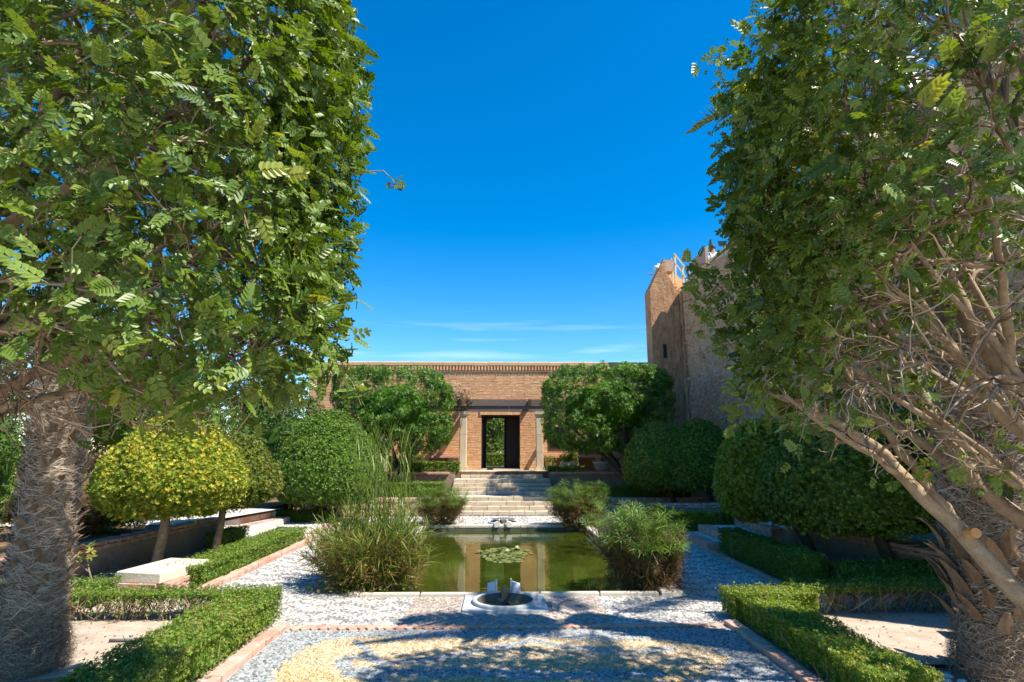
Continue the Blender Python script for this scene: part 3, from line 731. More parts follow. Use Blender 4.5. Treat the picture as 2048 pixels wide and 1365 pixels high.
# dark window to the right of the doorway
wx0, wx1, wz0, wz1 = 1.98, 2.78, 1.95, 2.75
wf = MB(); wf.box((wx0 - .05, FY - .03, wz0 - .10), (wx1 + .05, FY + .02, wz0 - .0)); wf.box((wx0 - .05, FY - .03, wz0), (wx0, FY + .02, wz1)); wf.box((wx1, FY - .03, wz0), (wx1 + .05, FY + .02, wz1)); wf.box((wx0 - .05, FY - .03, wz1), (wx1 + .05, FY + .02, wz1 + .06))
for q in range(1, 4): wf.box((wx0 + q * .2 - .01, FY - .02, wz0), (wx0 + q * .2 + .01, FY, wz1))
win = wf.build('window', M['wood_dark'], bld)
mb = MB(); mb.box((wx0, FY - .012, wz0), (wx1, FY - .004, wz1)); mb.build('pane', M['black'], win)
# bricks, thin long courses with recessed joints; the ones round the doorway are pieces of their own
rows = []; z = 1.14; row = 0
while z < 4.98:
    x = FX0 + (row % 2) * .14
    while x < FX1:
        w = rng.uniform(.25, .31)
        a, b = x, min(x + w, FX1); x += w
        if b - a < .05: continue
        if a < DX1 and b > DX0 and z < DT + .10:
            if a < DX0 - .05: b = DX0
            elif b > DX1 + .05: a = DX1
            else: continue
        if z < wz1 + .1 and z > wz0 - .14 and a < wx1 + .06 and b > wx0 - .06: continue
        rows.append((a, b, z))
    z += .0655; row += 1
rows = np.array(rows)
cx = (rows[:, 0] + rows[:, 1]) / 2
# those visible between the trees and nearest the doorway come first
score = np.abs(cx - .05) + .15 * np.abs(rows[:, 2] - 2.6) + np.where((rows[:, 2] < 4.9), 0, 3)
order = np.argsort(score); indiv = order[:300]; rest = order[300:]
bmf = []
for i in range(8):
    m_ = MB(); V = np.array([[-.5, -.009, -.0255], [.5, -.009, -.0255], [.5, -.009, .0255], [-.5, -.009, .0255], [-.5, .012, -.0245], [.5, .012, -.0245], [.5, .012, .0245], [-.5, .012, .0245]])
    V[:, 1:] += rng.uniform(-.003, .003, (8, 2)); F = [[0, 1, 2, 3], [3, 2, 6, 7], [1, 0, 4, 5], [0, 3, 7, 4], [2, 1, 5, 6]]
    me = raw_mesh('brick', V, np.array(F), np.full(5, .2 + .6 * i / 7)); me.materials.append(M['brick']); bmf.append(me)
for i in indiv:
    a, b, z = rows[i]; piece('brick', bmf, ((a + b) / 2, FY - rng.uniform(-.002, .005), z + .03 + rng.normal(0, .002)), bld, 0, (b - a - .016, 1, rng.uniform(.88, 1.06)))
mb = MB()
for i in rest:
    a, b, z = rows[i]; y = FY - .009 - rng.uniform(-.003, .006); h = rng.uniform(.046, .054); j = rng.normal(0, .002, 4)
    a += .008; b -= .008; z0 = z + .006
    mb.add([[a, y, z0 + j[0]], [b, y, z0 + j[1]], [b, y + j[2], z0 + h], [a, y + j[3], z0 + h], [a, FY + .01, z0], [b, FY + .01, z0], [b, FY + .01, z0 + h], [a, FY + .01, z0 + h]],
           [[0, 1, 2, 3], [3, 2, 6, 7], [1, 0, 4, 5], [0, 3, 7, 4], [2, 1, 5, 6]], np.clip(rng.normal(.5, .2), 0, 1))
o = mb.build('brick_courses', M['brick'], bld, kind='stuff')
# soldier course over the doorway
sm_ = var_meshes('lintel_brick', (.055, .05, .20), M['brick'], 4, .003)
for x in np.arange(DX0 - .04, DX1 + .06, .062): piece('lintel_brick', sm_, (x, FY - .022, DT + .10), bld)
# cornice
mb = MB(); mb.box((FX0 - .04, FY - .035, 5.0), (FX1, FY + .5, 5.07)); mb.build('string_course', M['brick'], bld)
mb = MB(); mb.box((FX0, FY, 5.07), (FX1, FY + .5, 5.26)); mb.build('frieze', M['brick'], bld)
dm = var_meshes('dentil', (.062, .12, .19), M['brick'], 5, .004)
for x in np.arange(FX0 + .03, FX1, .128): piece('dentil', dm, (x, FY - .02, 5.165), bld)
cs = var_meshes('coping_slab', (.60, .72, .15), M['mortar'], 4, .004, .2)
for x in np.arange(FX0 + .2, FX1, .61): piece('coping_slab', cs, (x, FY + .27, 5.335 + rng.normal(0, .002)), bld)
mb = MB(); mb.box((FX0 + .1, FY + .5, 4.6), (FX1, FY + 3.2, 4.8)); mb.build('roof', M['mortar'], bld)

# stone benches along the facade
def bench(xa, xb, label):
    t = thing('stone_bench', label, 'bench', ((xa + xb) / 2, 22.6, 1.12), 'brick benches against the facade')
    mb = MB(); mb.box((xa, 22.45, 1.60), (xb, 22.96, 1.68), jit=.004); mb.build('seat', M['kerbbrick'], t)
    for x in np.arange(xa + .05, xb - .2, .95):
        mb = MB(); mb.box((x, 22.50, 1.12), (x + .22, 22.94, 1.60)); mb.build('support', M['mortar'], t)
bench(-4.9, -1.55, 'long brick bench with stone seat left of the doorway'); bench(1.75, 5.6, 'long brick bench with stone seat right of the doorway')

# pergola
per = thing('pergola', 'weathered timber pergola on square stone columns before the doorway', 'pergola', (0, 21.6, 1.12))
cmesh = {}
def column(x, parent):
    y = 21.6; zs = [1.26, 1.78, 2.45, 3.12]
    mb = MB(); mb.box((x - .17, y - .17, 1.12), (x + .17, y + .17, 1.27), jit=.006); c = mb.build('column_base', M['column'], parent)
    for a, b in zip(zs[:-1], zs[1:]):
        mb = MB(); q = .132; ch = .02
        ring = [(x - q + ch, y - q), (x + q - ch, y - q), (x + q, y - q + ch), (x + q, y + q - ch), (x + q - ch, y + q), (x - q + ch, y + q), (x - q, y + q - ch), (x - q, y - q + ch)]
        mb.prism(ring, a + .005, b - .004); mb.build('column_drum', M['column'], parent)
    mb = MB(); V = []
    for z, h in ((3.12, .135), (3.16, .15), (3.20, .18), (3.30, .185)):
        V += [[x - h, y - h, z], [x + h, y - h, z], [x + h, y + h, z], [x - h, y + h, z]]
    F = [[4 * i + j, 4 * i + (j + 1) % 4, 4 * i + 4 + (j + 1) % 4, 4 * i + 4 + j] for i in range(3) for j in range(4)] + [[12, 13, 14, 15]]
    mb.add(V, F); mb.build('capital', M['column'], parent)
for x in (-4.3, -1.36, 1.48, 4.15): column(x, per)
for xa, xb in ((-6.2, -2.9), (-2.895, .35), (.36, 3.4), (3.405, 6.5)):
    mb = MB(); mb.box((xa, 21.48, 3.305), (xb, 21.72, 3.50), jit=.004); mb.build('beam', M['wood'], per)
for xa, xb in ((-6.0, -1.7), (-1.18, 1.0), (1.16, 3.9), (4.0, 6.4)):
    mb = MB(); mb.box((xa, 21.44, 3.505), (xb, 21.66, 3.74), jit=.004); mb.build('upper_beam', M['wood'], per)
for x in (-5.6, -4.2, -2.9, -1.60, -1.28, 1.06, 2.6, 4.1, 5.4):
    mb = MB(); mb.box((x, 21.36, 3.51 if x in (-1.60, -1.28, 1.06) else 3.745), (x + .11, 22.97, 3.75 if x in (-1.60, -1.28, 1.06) else 3.90), jit=.003); mb.build('rafter', M['wood_dark'], per)
# dry climber on the pergola
t = thing('climber', 'dry brown climber tangled over the left pergola column head', 'climber', (-1.5, 21.5, 3.6))
mb = MB()
for i in range(16):
    p = np.array([-1.55 + rng.normal(0, .1), 21.42 + rng.normal(0, .05), 3.15 + rng.random() * .6]); pts = [p]
    for j in range(5): p = p + np.array([rng.normal(0, .06), rng.normal(-.01, .04), rng.normal(.07, .07)]); pts.append(p)
    mb.tube(pts, .008, 4)
mb.tube([(-1.42, 21.40, 3.5), (-1.36, 21.38, 3.3), (-1.40, 21.41, 3.0), (-1.48, 21.43, 2.6), (-1.50, 21.44, 1.9)], .014, 5)
mb.build('stems', M['twig'], t, kind='stuff')
Pn = np.c_[rng.normal(-1.5, .22, 700), rng.normal(21.4, .12, 700), rng.normal(3.72, .17, 700)]
foliage(t, Pn, norm(rng.normal(0, 1, (700, 3))), M['drybush'], .045, ROS5, .0)

# ------------------------------------------------------------------ FORTRESS WALL AND TOWER
def grid_wall(x, y0, y1, z0, ztop, ny, nz, amp, thick, tone=.5):
    ys = np.linspace(y0, y1, ny); V = []; 
    for i, y in enumerate(ys):
        zt = ztop(y)
        for j in range(nz):
            z = z0 + (zt - z0) * j / (nz - 1)
            d = amp * (lump(np.array([[y * .9, z * 1.1, y - z]]), 1.3, 2)[0] + .7 * lump(np.array([[y, z, z + y]]), 4.3, 5)[0])
            V.append([x - d, y, z + (rng.normal(0, .03) if j == nz - 1 else 0)])
    n0 = len(V); V = np.array(V)
    F = [[i * nz + j, i * nz + j + 1, (i + 1) * nz + j + 1, (i + 1) * nz + j] for i in range(ny - 1) for j in range(nz - 1)]
    top = V[nz - 1::nz]; back = top + np.array([thick, 0, 0]); bot = back.copy(); bot[:, 2] = z0
    V = np.vstack([V, back, bot]); nb = n0
    F += [[(i) * nz + nz - 1, nb + i, nb + i + 1, (i + 1) * nz + nz - 1] for i in range(ny - 1)]
    F += [[nb + i, nb + ny + i, nb + ny + i + 1, nb + i + 1] for i in range(ny - 1)]
    mb = MB(); mb.add(V, F, tone)
    # end caps
    e = [list(range(0, nz)), list(range((ny - 1) * nz, ny * nz))]
    for k, (col_, bi) in enumerate(zip(e, (0, ny - 1))):
        F3 = [[nb + ny + bi, col_[j], col_[j + 1]] for j in range(nz - 1)] + [[nb + ny + bi, col_[-1], nb + bi]]
        mb.faces_on_last(F3, tone)
    return mb
fw = thing('fortress_wall', 'tall weathered rubble fortress wall running along the right side of the garden', 'wall', (7.2, 14, 0))
mb = grid_wall(7.2, 5.0, 22.0, -.02, lambda y: 8.08 + .05 * math.sin(y * 2.1) + .03 * math.sin(y * 5.3), 150, 70, .055, .35); mb.build('rubble_face', M['rubble'], fw)
mb = MB(); mb.box((7.6, 5.0, 0), (9.2, 22.0, 7.6)); mb.build('wall_walk', M['adobe_l'], fw)
mb = MB(); mb.tube([(7.13, 21.6, 8), (7.12, 21.55, 5), (7.13, 21.5, 1.4)], [.03, .05, .04], 6); mb.build('drain_stain_pipe', M['adobe'], fw)
# loose stones proud of the rubble face
mb = MB()
for i in range(1300):
    y = rng.uniform(6.5, 21.9); z = rng.uniform(.6, 8.0); s = rng.uniform(.03, .11); c = np.array([7.2, y, z])
    k = 6; a = np.arange(k) * np.pi / 3 + rng.random(); rr = rng.uniform(.6, 1.1, k) * s
    V = np.vstack([np.c_[np.full(k, 7.22), y + np.cos(a) * rr, z + np.sin(a) * rr * .7], np.c_[np.full(k, 7.2 - .035 - s * .2), y + np.cos(a) * rr * .7, z + np.sin(a) * rr * .5]])
    t_ = rng.uniform(0, 1)
    mb.add(V, [[j, (j + 1) % k, k + (j + 1) % k, k + j] for j in range(k)] + [[k, k + 1, k + 2, k + 3], [k, k + 3, k + 4, k + 5]], t_)
mb.build('proud_stones', M['rubble'], fw, kind='stuff')
# merlon: rounded-top block, long along the wall
mb = MB(); prof = [(7.56, 7.6), (7.56, 9.15)] + [(7.56 + .17 * (1 - math.cos(a)), 9.15 + .17 * math.sin(a)) for a in np.linspace(.3, math.pi - .3, 6)] + [(7.90, 9.15), (7.90, 7.6)]
nP = len(prof); V = [[x, 19.9, z] for x, z in prof] + [[x, 21.4, z + .02] for x, z in prof]
mb.add(V, [[i, i + 1, nP + i + 1, nP + i] for i in range(nP - 1)]); mb.faces_on_last([[0, i + 1, i] for i in range(1, nP - 1)] + [[nP, nP + i, nP + i + 1] for i in range(1, nP - 1)])
mb.build('merlon', M['adobe_l'], fw)
mb = MB(); mb.box((7.62, 17.2, 7.6), (7.95, 19.4, 8.62), jit=.03); mb.build('parapet', M['adobe_l'], fw)

tw = thing('tower', 'brown rendered tower end with sloping parapet beside the brick building', 'tower', (6.6, 22.3, 0))
mb = MB(); pr = [(6.02, .9), (6.03, 8.28), (6.68, 9.62), (7.10, 9.62), (7.10, 9.55), (6.70, 9.50), (6.69, 9.10), (7.22, 8.02), (7.22, .9)]
def xz_prism(mb, pr, y0, y1, tris):
    nP = len(pr); V = [[x, y0, z] for x, z in pr] + [[x, y1, z] for x, z in pr]
    mb.add(V, [[i, nP + i, nP + (i + 1) % nP, (i + 1) % nP] for i in range(nP)]); mb.faces_on_last([list(t) for t in tris] + [[nP + t[0], nP + t[2], nP + t[1]] for t in tris])
body = [(6.02, .9), (7.22, .9), (7.22, 8.02), (6.90, 8.66), (6.69, 9.10), (6.69, 9.60), (6.03, 8.28)]
xz_prism(mb, body, 22.05, 22.9, [(0, 1, 2), (0, 2, 6), (2, 3, 6), (3, 4, 6), (4, 5, 6)])
mb.build('wall', M['adobe'], tw)
mb = MB(); mb.box((7.225, 22.0, 0), (9.3, 27, 8.0)); mb.build('tower_mass', M['adobe'], tw)
mb = MB(); mb.box((6.69, 22.35, 9.12), (7.12, 22.85, 9.60)); mb.build('parapet_block', M['adobe_l'], tw)
st_ = []
for i in range(11):
    mb = MB(); z0 = 8.0 + .16 * i; y0 = 22.1 + .26 * i
    mb.box((6.78 + .05 * i, y0, z0 - .4 if i else 7.9), (8.0, y0 + .30, z0 + .15), jit=.004); mb.build('stair_step', M['brick'], tw)
mb = MB(); mb.box((6.44, 22.03, 5.45), (6.58, 22.06, 5.75 + .25)); mb.build('slit_window', M['black'], tw)
mb = MB()
for q in (0,): mb.tube([(6.20, 22.1, 8.88), (6.05, 22.0, 8.90), (5.95, 22.0, 8.86)], .022, 6)
mb.build('drain_pipe', M['copper'], tw)
# timber handrails
t = thing('handrail', 'pale timber handrail slanting down the tower steps', 'handrail', (7.6, 23, 8.6))
mb = MB(); mb.tube([(7.55, 23.4, 10.25), (7.72, 22.0, 8.85)], .042, 4); mb.build('rail', M['rail_w'], t)
mb = MB(); mb.tube([(7.55, 23.4, 9.85), (7.72, 22.0, 8.4)], .035, 4); mb.build('rail', M['rail_w'], t)
for x, y, za, zb in ((7.55, 23.42, 8.9, 10.25), (7.42, 23.42, 8.9, 10.05), (7.62, 22.7, 8.3, 9.5), (7.72, 22.0, 7.9, 8.86)):
    mb = MB(); mb.box((x - .04, y - .04, za), (x + .04, y + .04, zb)); mb.build('post', M['rail_w'], t)
t = thing('handrail', 'low timber handrail running along the top of the fortress wall', 'handrail', (7.5, 19, 8.1))
for a, b in ((21.9, 19.3), (19.25, 17.0), (16.95, 14.0)):
    mb = MB(); mb.box((7.42, b, 8.42), (7.50, a, 8.50)); mb.build('rail', M['rail_w'], t)
    mb = MB(); mb.box((7.43, b, 8.17), (7.47, a, 8.34)); mb.build('rail', M['rail_w'], t)
for y in np.arange(14.2, 22, 1.1):
    mb = MB(); mb.box((7.475, y - .05, 7.9), (7.56, y + .05, 8.56)); mb.build('post', M['rail_w'], t)
# lamps
t = thing('floodlight', 'black floodlight tilted on the top edge of the fortress wall', 'floodlight', (7.4, 17.9, 8.4))
mb = MB(); V = np.array([[-.20, -.05, -.10], [.16, -.05, -.05], [.12, -.05, .17], [-.26, -.05, .14], [-.12, .10, -.05], [.10, .10, 0], [.08, .10, .10], [-.14, .10, .10]]) * .75 + np.array([7.42, 17.9, 8.60])
mb.add(V, [[0, 1, 2, 3], [4, 7, 6, 5], [0, 4, 5, 1], [3, 2, 6, 7], [0, 3, 7, 4], [1, 5, 6, 2]]); mb.build('housing', M['black'], t)
mb = MB(); mb.tube([(7.44, 17.9, 8.1), (7.44, 17.92, 8.6)], .02, 6); mb.build('bracket', M['black'], t)
mb = MB(); mb.box((7.50, 17.80, 8.40), (7.62, 17.95, 8.52)); mb.build('junction_box', M['white'], t)
t = thing('camera_lamp', 'white round lamp fixed to the slanted tower parapet', 'lamp', (6.45, 22.2, 9.3))
mb = MB(); mb.lathe((6.40, 22.25, 9.22), [(.001, -.10), (.09, -.07), (.12, 0), (.10, .08), (.001, .10)], 14); mb.build('globe', M['white'], t, smooth=True)
mb = MB(); mb.box((6.45, 22.25, 9.28), (6.62, 22.33, 9.42)); mb.build('mount', M['white'], t)

# person on the wall walk
def person():
    t = thing('person', 'person with dark hair in a navy and white top standing behind the wall parapet', 'person', (7.72, 19.65, 7.6))
    bx, by, bz = 7.74, 19.62, 7.6
    J = {'pel': (0, 0, .86, .13), 'che': (0, 0, 1.22, .14), 'nek': (0, -.01, 1.38, .055), 'hed': (0, -.02, 1.50, .085), 'top': (0, -.01, 1.60, .075),
         'shl': (-.17, 0, 1.30, .06), 'ell': (-.22, -.05, 1.05, .04), 'hal': (-.15, -.2, .92, .03), 'shr': (.17, 0, 1.30, .06), 'elr': (.23, -.03, 1.04, .04), 'har': (.18, -.15, .86, .03),
         'hil': (-.09, 0, .80, .09), 'knl': (-.10, -.02, .46, .06), 'anl': (-.10, .02, .07, .04), 'tol': (-.10, -.12, .03, .035), 'hir': (.09, 0, .80, .09), 'knr': (.10, -.02, .46, .06), 'anr': (.10, .02, .07, .04), 'tor': (.10, -.12, .03, .035)}
    E = [('pel', 'che'), ('che', 'nek'), ('nek', 'hed'), ('hed', 'top'), ('che', 'shl'), ('shl', 'ell'), ('ell', 'hal'), ('che', 'shr'), ('shr', 'elr'), ('elr', 'har'), ('pel', 'hil'), ('hil', 'knl'), ('knl', 'anl'), ('anl', 'tol'), ('pel', 'hir'), ('hir', 'knr'), ('knr', 'anr'), ('anr', 'tor')]
    def skin(name, keys, edges, mat, grow=0):
        idx = {k: i for i, k in enumerate(keys)}
        me = bpy.data.meshes.new(name); me.from_pydata([(J[k][0] + bx - 7.72, J[k][1] + by - 19.65, J[k][2]) for k in keys], [(idx[a], idx[b]) for a, b in edges], [])
        o = bpy.data.objects.new(name, me); COL.objects.link(o); o.parent = t; me.materials.append(mat)
        o.modifiers.new('skin', 'SKIN'); sub = o.modifiers.new('sub', 'SUBSURF'); sub.levels = 2; sub.render_levels = 2
        for i, k in enumerate(keys):
            r_ = J[k][3] + grow; me.skin_vertices[0].data[i].radius = (r_, r_ * .8 if k in ('pel', 'che') else r_)
        me.skin_vertices[0].data[0].use_root = True
        return o
    skin('body', list(J), E, M['skin'])
    skin('shirt', ['che', 'pel', 'shl', 'ell', 'shr', 'elr'], [('che', 'pel'), ('che', 'shl'), ('shl', 'ell'), ('che', 'shr'), ('shr', 'elr')], M['vest'], .018)
    skin('trousers', ['pel', 'hil', 'knl', 'anl', 'hir', 'knr', 'anr'], [('pel', 'hil'), ('hil', 'knl'), ('knl', 'anl'), ('pel', 'hir'), ('hir', 'knr'), ('knr', 'anr')], M['trousers'], .02)
    mb = MB(); mb.lathe((bx, by + .01, bz + 1.56), [(.10, -.10), (.115, -.02), (.10, .06), (.05, .10), (.001, .11)], 14); mb.build('hair', M['hair'], t, smooth=True)
person()

# ------------------------------------------------------------------ SIDE TERRACES, LOW WALLS, STEPS
def brick_wall_run(name, label, p0, p1, h0, h1, base, capmat, group):
    p0 = np.array(p0, float); p1 = np.array(p1, float); Lw = np.linalg.norm(p1 - p0); d = (p1 - p0) / Lw; nrm = np.array([d[1], -d[0]])
    t = thing(name, label, 'wall', (*((p0 + p1) / 2), 0), group); ang = math.atan2(d[1], d[0])
    mb = MB(); n = 24
    for i in range(n):
        a = p0 + d * Lw * i / n; b = p0 + d * Lw * (i + 1) / n; ha = h0 + (h1 - h0) * i / n; hb = h0 + (h1 - h0) * (i + 1) / n
        V = [[*(a), -.03], [*(b), -.03], [*(b - nrm * .22), -.03], [*(a - nrm * .22), -.03], [*(a), ha - .12], [*(b), hb - .12], [*(b - nrm * .22), hb - .12], [*(a - nrm * .22), ha - .12]]
        V = np.array(V); V[:, :2] += 0
        mb.add(V, [[0, 1, 5, 4], [2, 3, 7, 6], [4, 5, 6, 7]] + ([[3, 0, 4, 7]] if i == 0 else []) + ([[1, 2, 6, 5]] if i == n - 1 else []))
    mb.build('wall_body', base, t)
    cm = var_meshes('brick', (.23, .26, .052), M['kerbbrick'], 5, .005)
    for k in range(2):
        for s in np.arange(.12 + .1 * k, Lw, .245):
            q = p0 + d * s - nrm * .10; h = h0 + (h1 - h0) * s / Lw
            piece('brick', cm, (q[0], q[1], h - .088 + .06 * k), t, ang + rng.normal(0, .015), (1, rng.uniform(.96, 1.06), 1))
    return t
brick_wall_run('garden_wall', 'low stained garden wall with brick cap behind the yellow topiary', (-6.55, 7.2), (-5.62, 12.1), .40, .52, M['plaster'], None, 'low garden walls')
mb = MB(); mb.add([[-14, 7, .40], [-6.75, 7.1, .40], [-5.78, 12.1, .44], [-5.78, 17.3, .44], [-14, 17.3, .44]], [[0, 1, 2, 3]]); mb.faces_on_last([[0, 3, 4]]); mb.build('raised_bed', M['darksoil'], kind='structure')
mb = MB(); mb.add([[-9.5, 11.2, .452], [-5.95, 11.4, .452], [-5.3, 14.5, .456], [-9.5, 14.6, .456]], [[0, 1, 2, 3]]); mb.build('upper_path', M['palepath'], kind='structure')
def side_steps(label, pts_list, group):
    t = thing('brick_steps', label, 'steps', (*np.mean(pts_list[0][0], axis=0), 0), group)
    zp = -.02
    for poly, z, nose in pts_list:
        mb = MB(); mb.prism(poly, zp, z - .002); zp = z - .004; mb.build('tread', M['palepath'], t)
        a, b = np.array(nose[0], float), np.array(nose[1], float); Ls = np.linalg.norm(b - a); d = (b - a) / Ls; nr = np.array([-d[1], d[0]])
        c = np.mean(poly, axis=0)
        if nr @ (c - a) < 0: nr = -nr
        mb = MB()
        for s in np.arange(-.008, Ls - .03, .072):
            q = [a + d * s, a + d * (s + .064), a + d * (s + .064) + nr * .24, a + d * s + nr * .24]
            q = [p - nr * .012 for p in q]
            if d[0] * nr[1] - d[1] * nr[0] < 0: q = q[::-1]
            mb.prism(q, z - .125 + rng.normal(0, .002), z + .004 + rng.normal(0, .003), rng.uniform(.2, .9))
        mb.build('brick_nosing', M['kerbbrick'], t, kind='stuff')
side_steps('sunlit brick-edged steps climbing left from the walk', [([(-3.88, 12.55), (-3.88, 14.7), (-6.4, 14.7), (-6.4, 12.0), (-4.6, 12.0)][:5], .11, ((-3.90, 12.6), (-3.90, 14.7))),
    ([(-5.15, 12.6), (-5.15, 14.7), (-6.4, 14.7), (-6.4, 12.0), (-5.4, 12.0)], .24, ((-5.55, 12.15), (-5.15, 14.6))), ([(-5.5, 14.7), (-6.6, 14.7), (-6.6, 11.6), (-5.9, 12.0)], .37, ((-5.95, 12.0), (-5.50, 14.5)))], 'brick-edged side steps')
side_steps('shaded brick-edged steps climbing right from the walk', [([(3.88, 11.05), (3.88, 12.75), (6.6, 12.75), (6.6, 11.05)], .13, ((3.89, 11.05), (3.89, 12.75))),
    ([(4.30, 11.05), (4.30, 12.75), (6.6, 12.75), (6.6, 11.05)], .26, ((4.30, 11.05), (4.30, 12.75))), ([(5.1, 11.05), (5.1, 12.75), (6.6, 12.75), (6.6, 11.05)], .39, ((5.1, 11.05), (5.1, 12.75)))], 'brick-edged side steps')
# right raised bed with curb wall
brick_wall_run('garden_wall', 'low shaded plaster garden wall with brick cap under the right topiaries', (5.5, 11.0), (6.15, 6.2), .52, .46, M['plaster'], None, 'low garden walls')
mb = MB(); mb.add([[5.68, 11.0, .462], [6.35, 6.2, .42], [13, 6.2, .42], [13, 17.3, .462], [5.68, 17.3, .462]], [[0, 1, 2, 3]]); mb.faces_on_last([[0, 3, 4]]); mb.build('raised_terrace', M['palepath'], kind='structure')
brick_wall_run('garden_wall', 'curved low brick wall behind the far right domed topiaries', (3.95, 16.2), (6.9, 14.6), .42, .55, M['plaster'], None, 'low garden walls')
brick_wall_run('garden_wall', 'low red brick kerb wall in the lower right corner behind the palm', (4.6, 6.0), (7.0, 5.2), .28, .30, M['plaster'], None, 'low garden walls')

# block seat on the left
t = thing('block_seat', 'pale weathered stone slab seat on brick courses by the left hedge', 'seat', (-4.5, 8.1, 0))
def boxrot(mb, c, size, ang, jit=0, tone=.5):
    mb.box(-np.array(size) / 2, np.array(size) / 2, tone, jit); V = mb.V[-1]; ca, sa = math.cos(ang), math.sin(ang)
    x = V[:, 0] * ca - V[:, 1] * sa + c[0]; y = V[:, 0] * sa + V[:, 1] * ca + c[1]; V[:, 0] = x; V[:, 1] = y; V[:, 2] += c[2]
mb = MB(); boxrot(mb, (-4.55, 8.32, .225), (.62, 1.0, .13), math.radians(-8), .008); o = mb.build('seat_slab', M['slab'], t)
bv = o.modifiers.new('bevel', 'BEVEL'); bv.width = .012; bv.segments = 2
cm = var_meshes('brick', (.24, .11, .05), M['kerbbrick'], 5, .004)
for k, z in enumerate((.03, .09, .145)):
    for j in range(4): piece('brick', cm, (-4.23 - .03 * j, 7.95 + .25 * j + .05 * (k % 2), z - .01), t, math.radians(82))
    for j in range(2): piece('brick', cm, (-4.72 + .25 * j, 7.86 - .02 * j, z - .01), t, math.radians(-8))

# ------------------------------------------------------------------ HEDGES
def hedge(label, boxes, mat, leaf=.018, dens=3500, group='low clipped hedges', bare=0.0, core='darksoil', tone0=.5, amp=.025, name='hedge', tmpl=ROS5, z0=0.0, tonev=.2, stems=True):
    b0 = np.array(boxes[0][0]); b1 = np.array(boxes[0][1])
    t = thing(name, label, 'hedge', (*((b0 + b1) / 2)[:2], z0), group)
    PP = []; NN = []
    mbc = MB(); mbs = MB()
    for a, b in boxes:
        a = np.array(a, float); b = np.array(b, float); d = b - a
        zb = a[2] + bare * d[2]
        area = 2 * d[0] * d[2] + 2 * d[1] * d[2] + d[0] * d[1]
        n = int(area * dens)
        P_, N_ = box_sampler((a[0], a[1], a[2] + .02), b, n)
        if bare > 0:
            h = (P_[:, 2] - a[2]) / d[2]; keep = rng.random(n) < np.clip((h - bare * .6) / .35, .22, 1); P_, N_ = P_[keep], N_[keep]
        kb = lump(P_, 5.5, 3) > -.72; P_, N_ = P_[kb], N_[kb]
        PP.append(P_); NN.append(N_)
        sh = min(.07, d[0] * .25, d[1] * .25)
        if bare < .3: mbc.box((a[0] + sh, a[1] + sh, max(zb, a[2] + .02)), (b[0] - sh, b[1] - sh, b[2] - sh), jit=.01)
        else: mbc.box((a[0] + sh, a[1] + sh, a[2] + d[2] * .68), (b[0] - sh, b[1] - sh, b[2] - sh * .8), jit=.01)
        if stems:
            ns = int(d[0] * d[1] * (260 if bare > .3 else 50)) + 6
            for i in range(ns):
                p = np.array([rng.uniform(a[0] + .04, b[0] - .04), rng.uniform(a[1] + .04, b[1] - .04), a[2]])
                q = p.copy(); q[:2] += rng.normal(0, .12, 2); q[2] = a[2] + (b[2] - a[2]) * rng.uniform(.6, .98); m_ = (p + q) / 2 + rng.normal(0, .03, 3)
                mbs.tube([p, m_, q], [.006, .004, .002], 3, rng.uniform(.1, .7))
                if bare > .3:
                    for _ in range(2): mbs.tube([m_, m_ + np.array([rng.normal(0, .06), rng.normal(0, .05), rng.uniform(.04, .12)])], [.0035, .0015], 3, rng.uniform(.1, .7))
    P_ = np.vstack(PP); N_ = np.vstack(NN)
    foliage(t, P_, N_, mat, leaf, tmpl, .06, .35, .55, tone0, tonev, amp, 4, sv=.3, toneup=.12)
    # loose outgrowing shoots
    k = int(len(P_) * .035); i = rng.choice(len(P_), k); 
    top = N_[i][:, 2] > .3
    Q = P_[i] + N_[i] * rng.uniform(.01, .05, k)[:, None]
    foliage(t, Q, N_[i], mat, leaf * 1.2, tmpl, 0, .6, .5, min(tone0 + .2, 1), .15, amp, 4, name='shoots')
    mbc.build('inner_foliage', inner_of(mat), t)
    if stems: mbs.build('stems', M['twig'], t, kind='stuff')
    return t
hedge('long clipped hedge in the left foreground along the terracotta kerb', [((-2.98, 4.0, 0), (-2.37, 6.75, .33))], M['box'], .021, 4200, tone0=.62)
hedge('thin twiggy hedge crossing the left bed in front of the block seat', [((-5.4, 6.75, 0), (-2.5, 7.12, .30))], M['box'], .021, 3000, bare=.5, tone0=.52)
hedge('short leafy hedge behind the left palm and beside the block seat', [((-6.2, 7.3, 0), (-4.75, 7.75, .28))], M['box'], .022, 2800, bare=.2, tone0=.5)
hedge('long clipped hedge beside the left walk between block seat and steps', [((-4.58, 8.25, 0), (-3.98, 12.45, .30))], M['box'], .024, 2500, tone0=.48)
hedge('small dark square hedge left of the reeds beyond the side steps', [((-5.9, 14.85, .0), (-4.15, 15.35, .36))], M['box'], .03, 1500, tone0=.35)
hedge('sparse hedge on the raised bed edge behind the left trunks', [((-5.5, 11.2, 0), (-5.1, 12.3, .34))], M['box'], .028, 1500, bare=.2, tone0=.4)
hedge('clipped hedge on the lower terrace left of the stair', [((-3.6, 17.45, .45), (-1.66, 17.95, .93))], M['box'], .035, 1300, z0=.45, tone0=.5)
hedge('clipped hedge on the upper terrace left of the stair', [((-3.9, 20.5, 1.1), (-1.42, 21.0, 1.48))], M['box'], .038, 1200, z0=1.1, tone0=.42)
hedge('low dark hedge on the lower terrace right of the stair', [((2.4, 17.5, .45), (5.8, 18.0, .80))], M['box'], .035, 1200, z0=.45, tone0=.35)
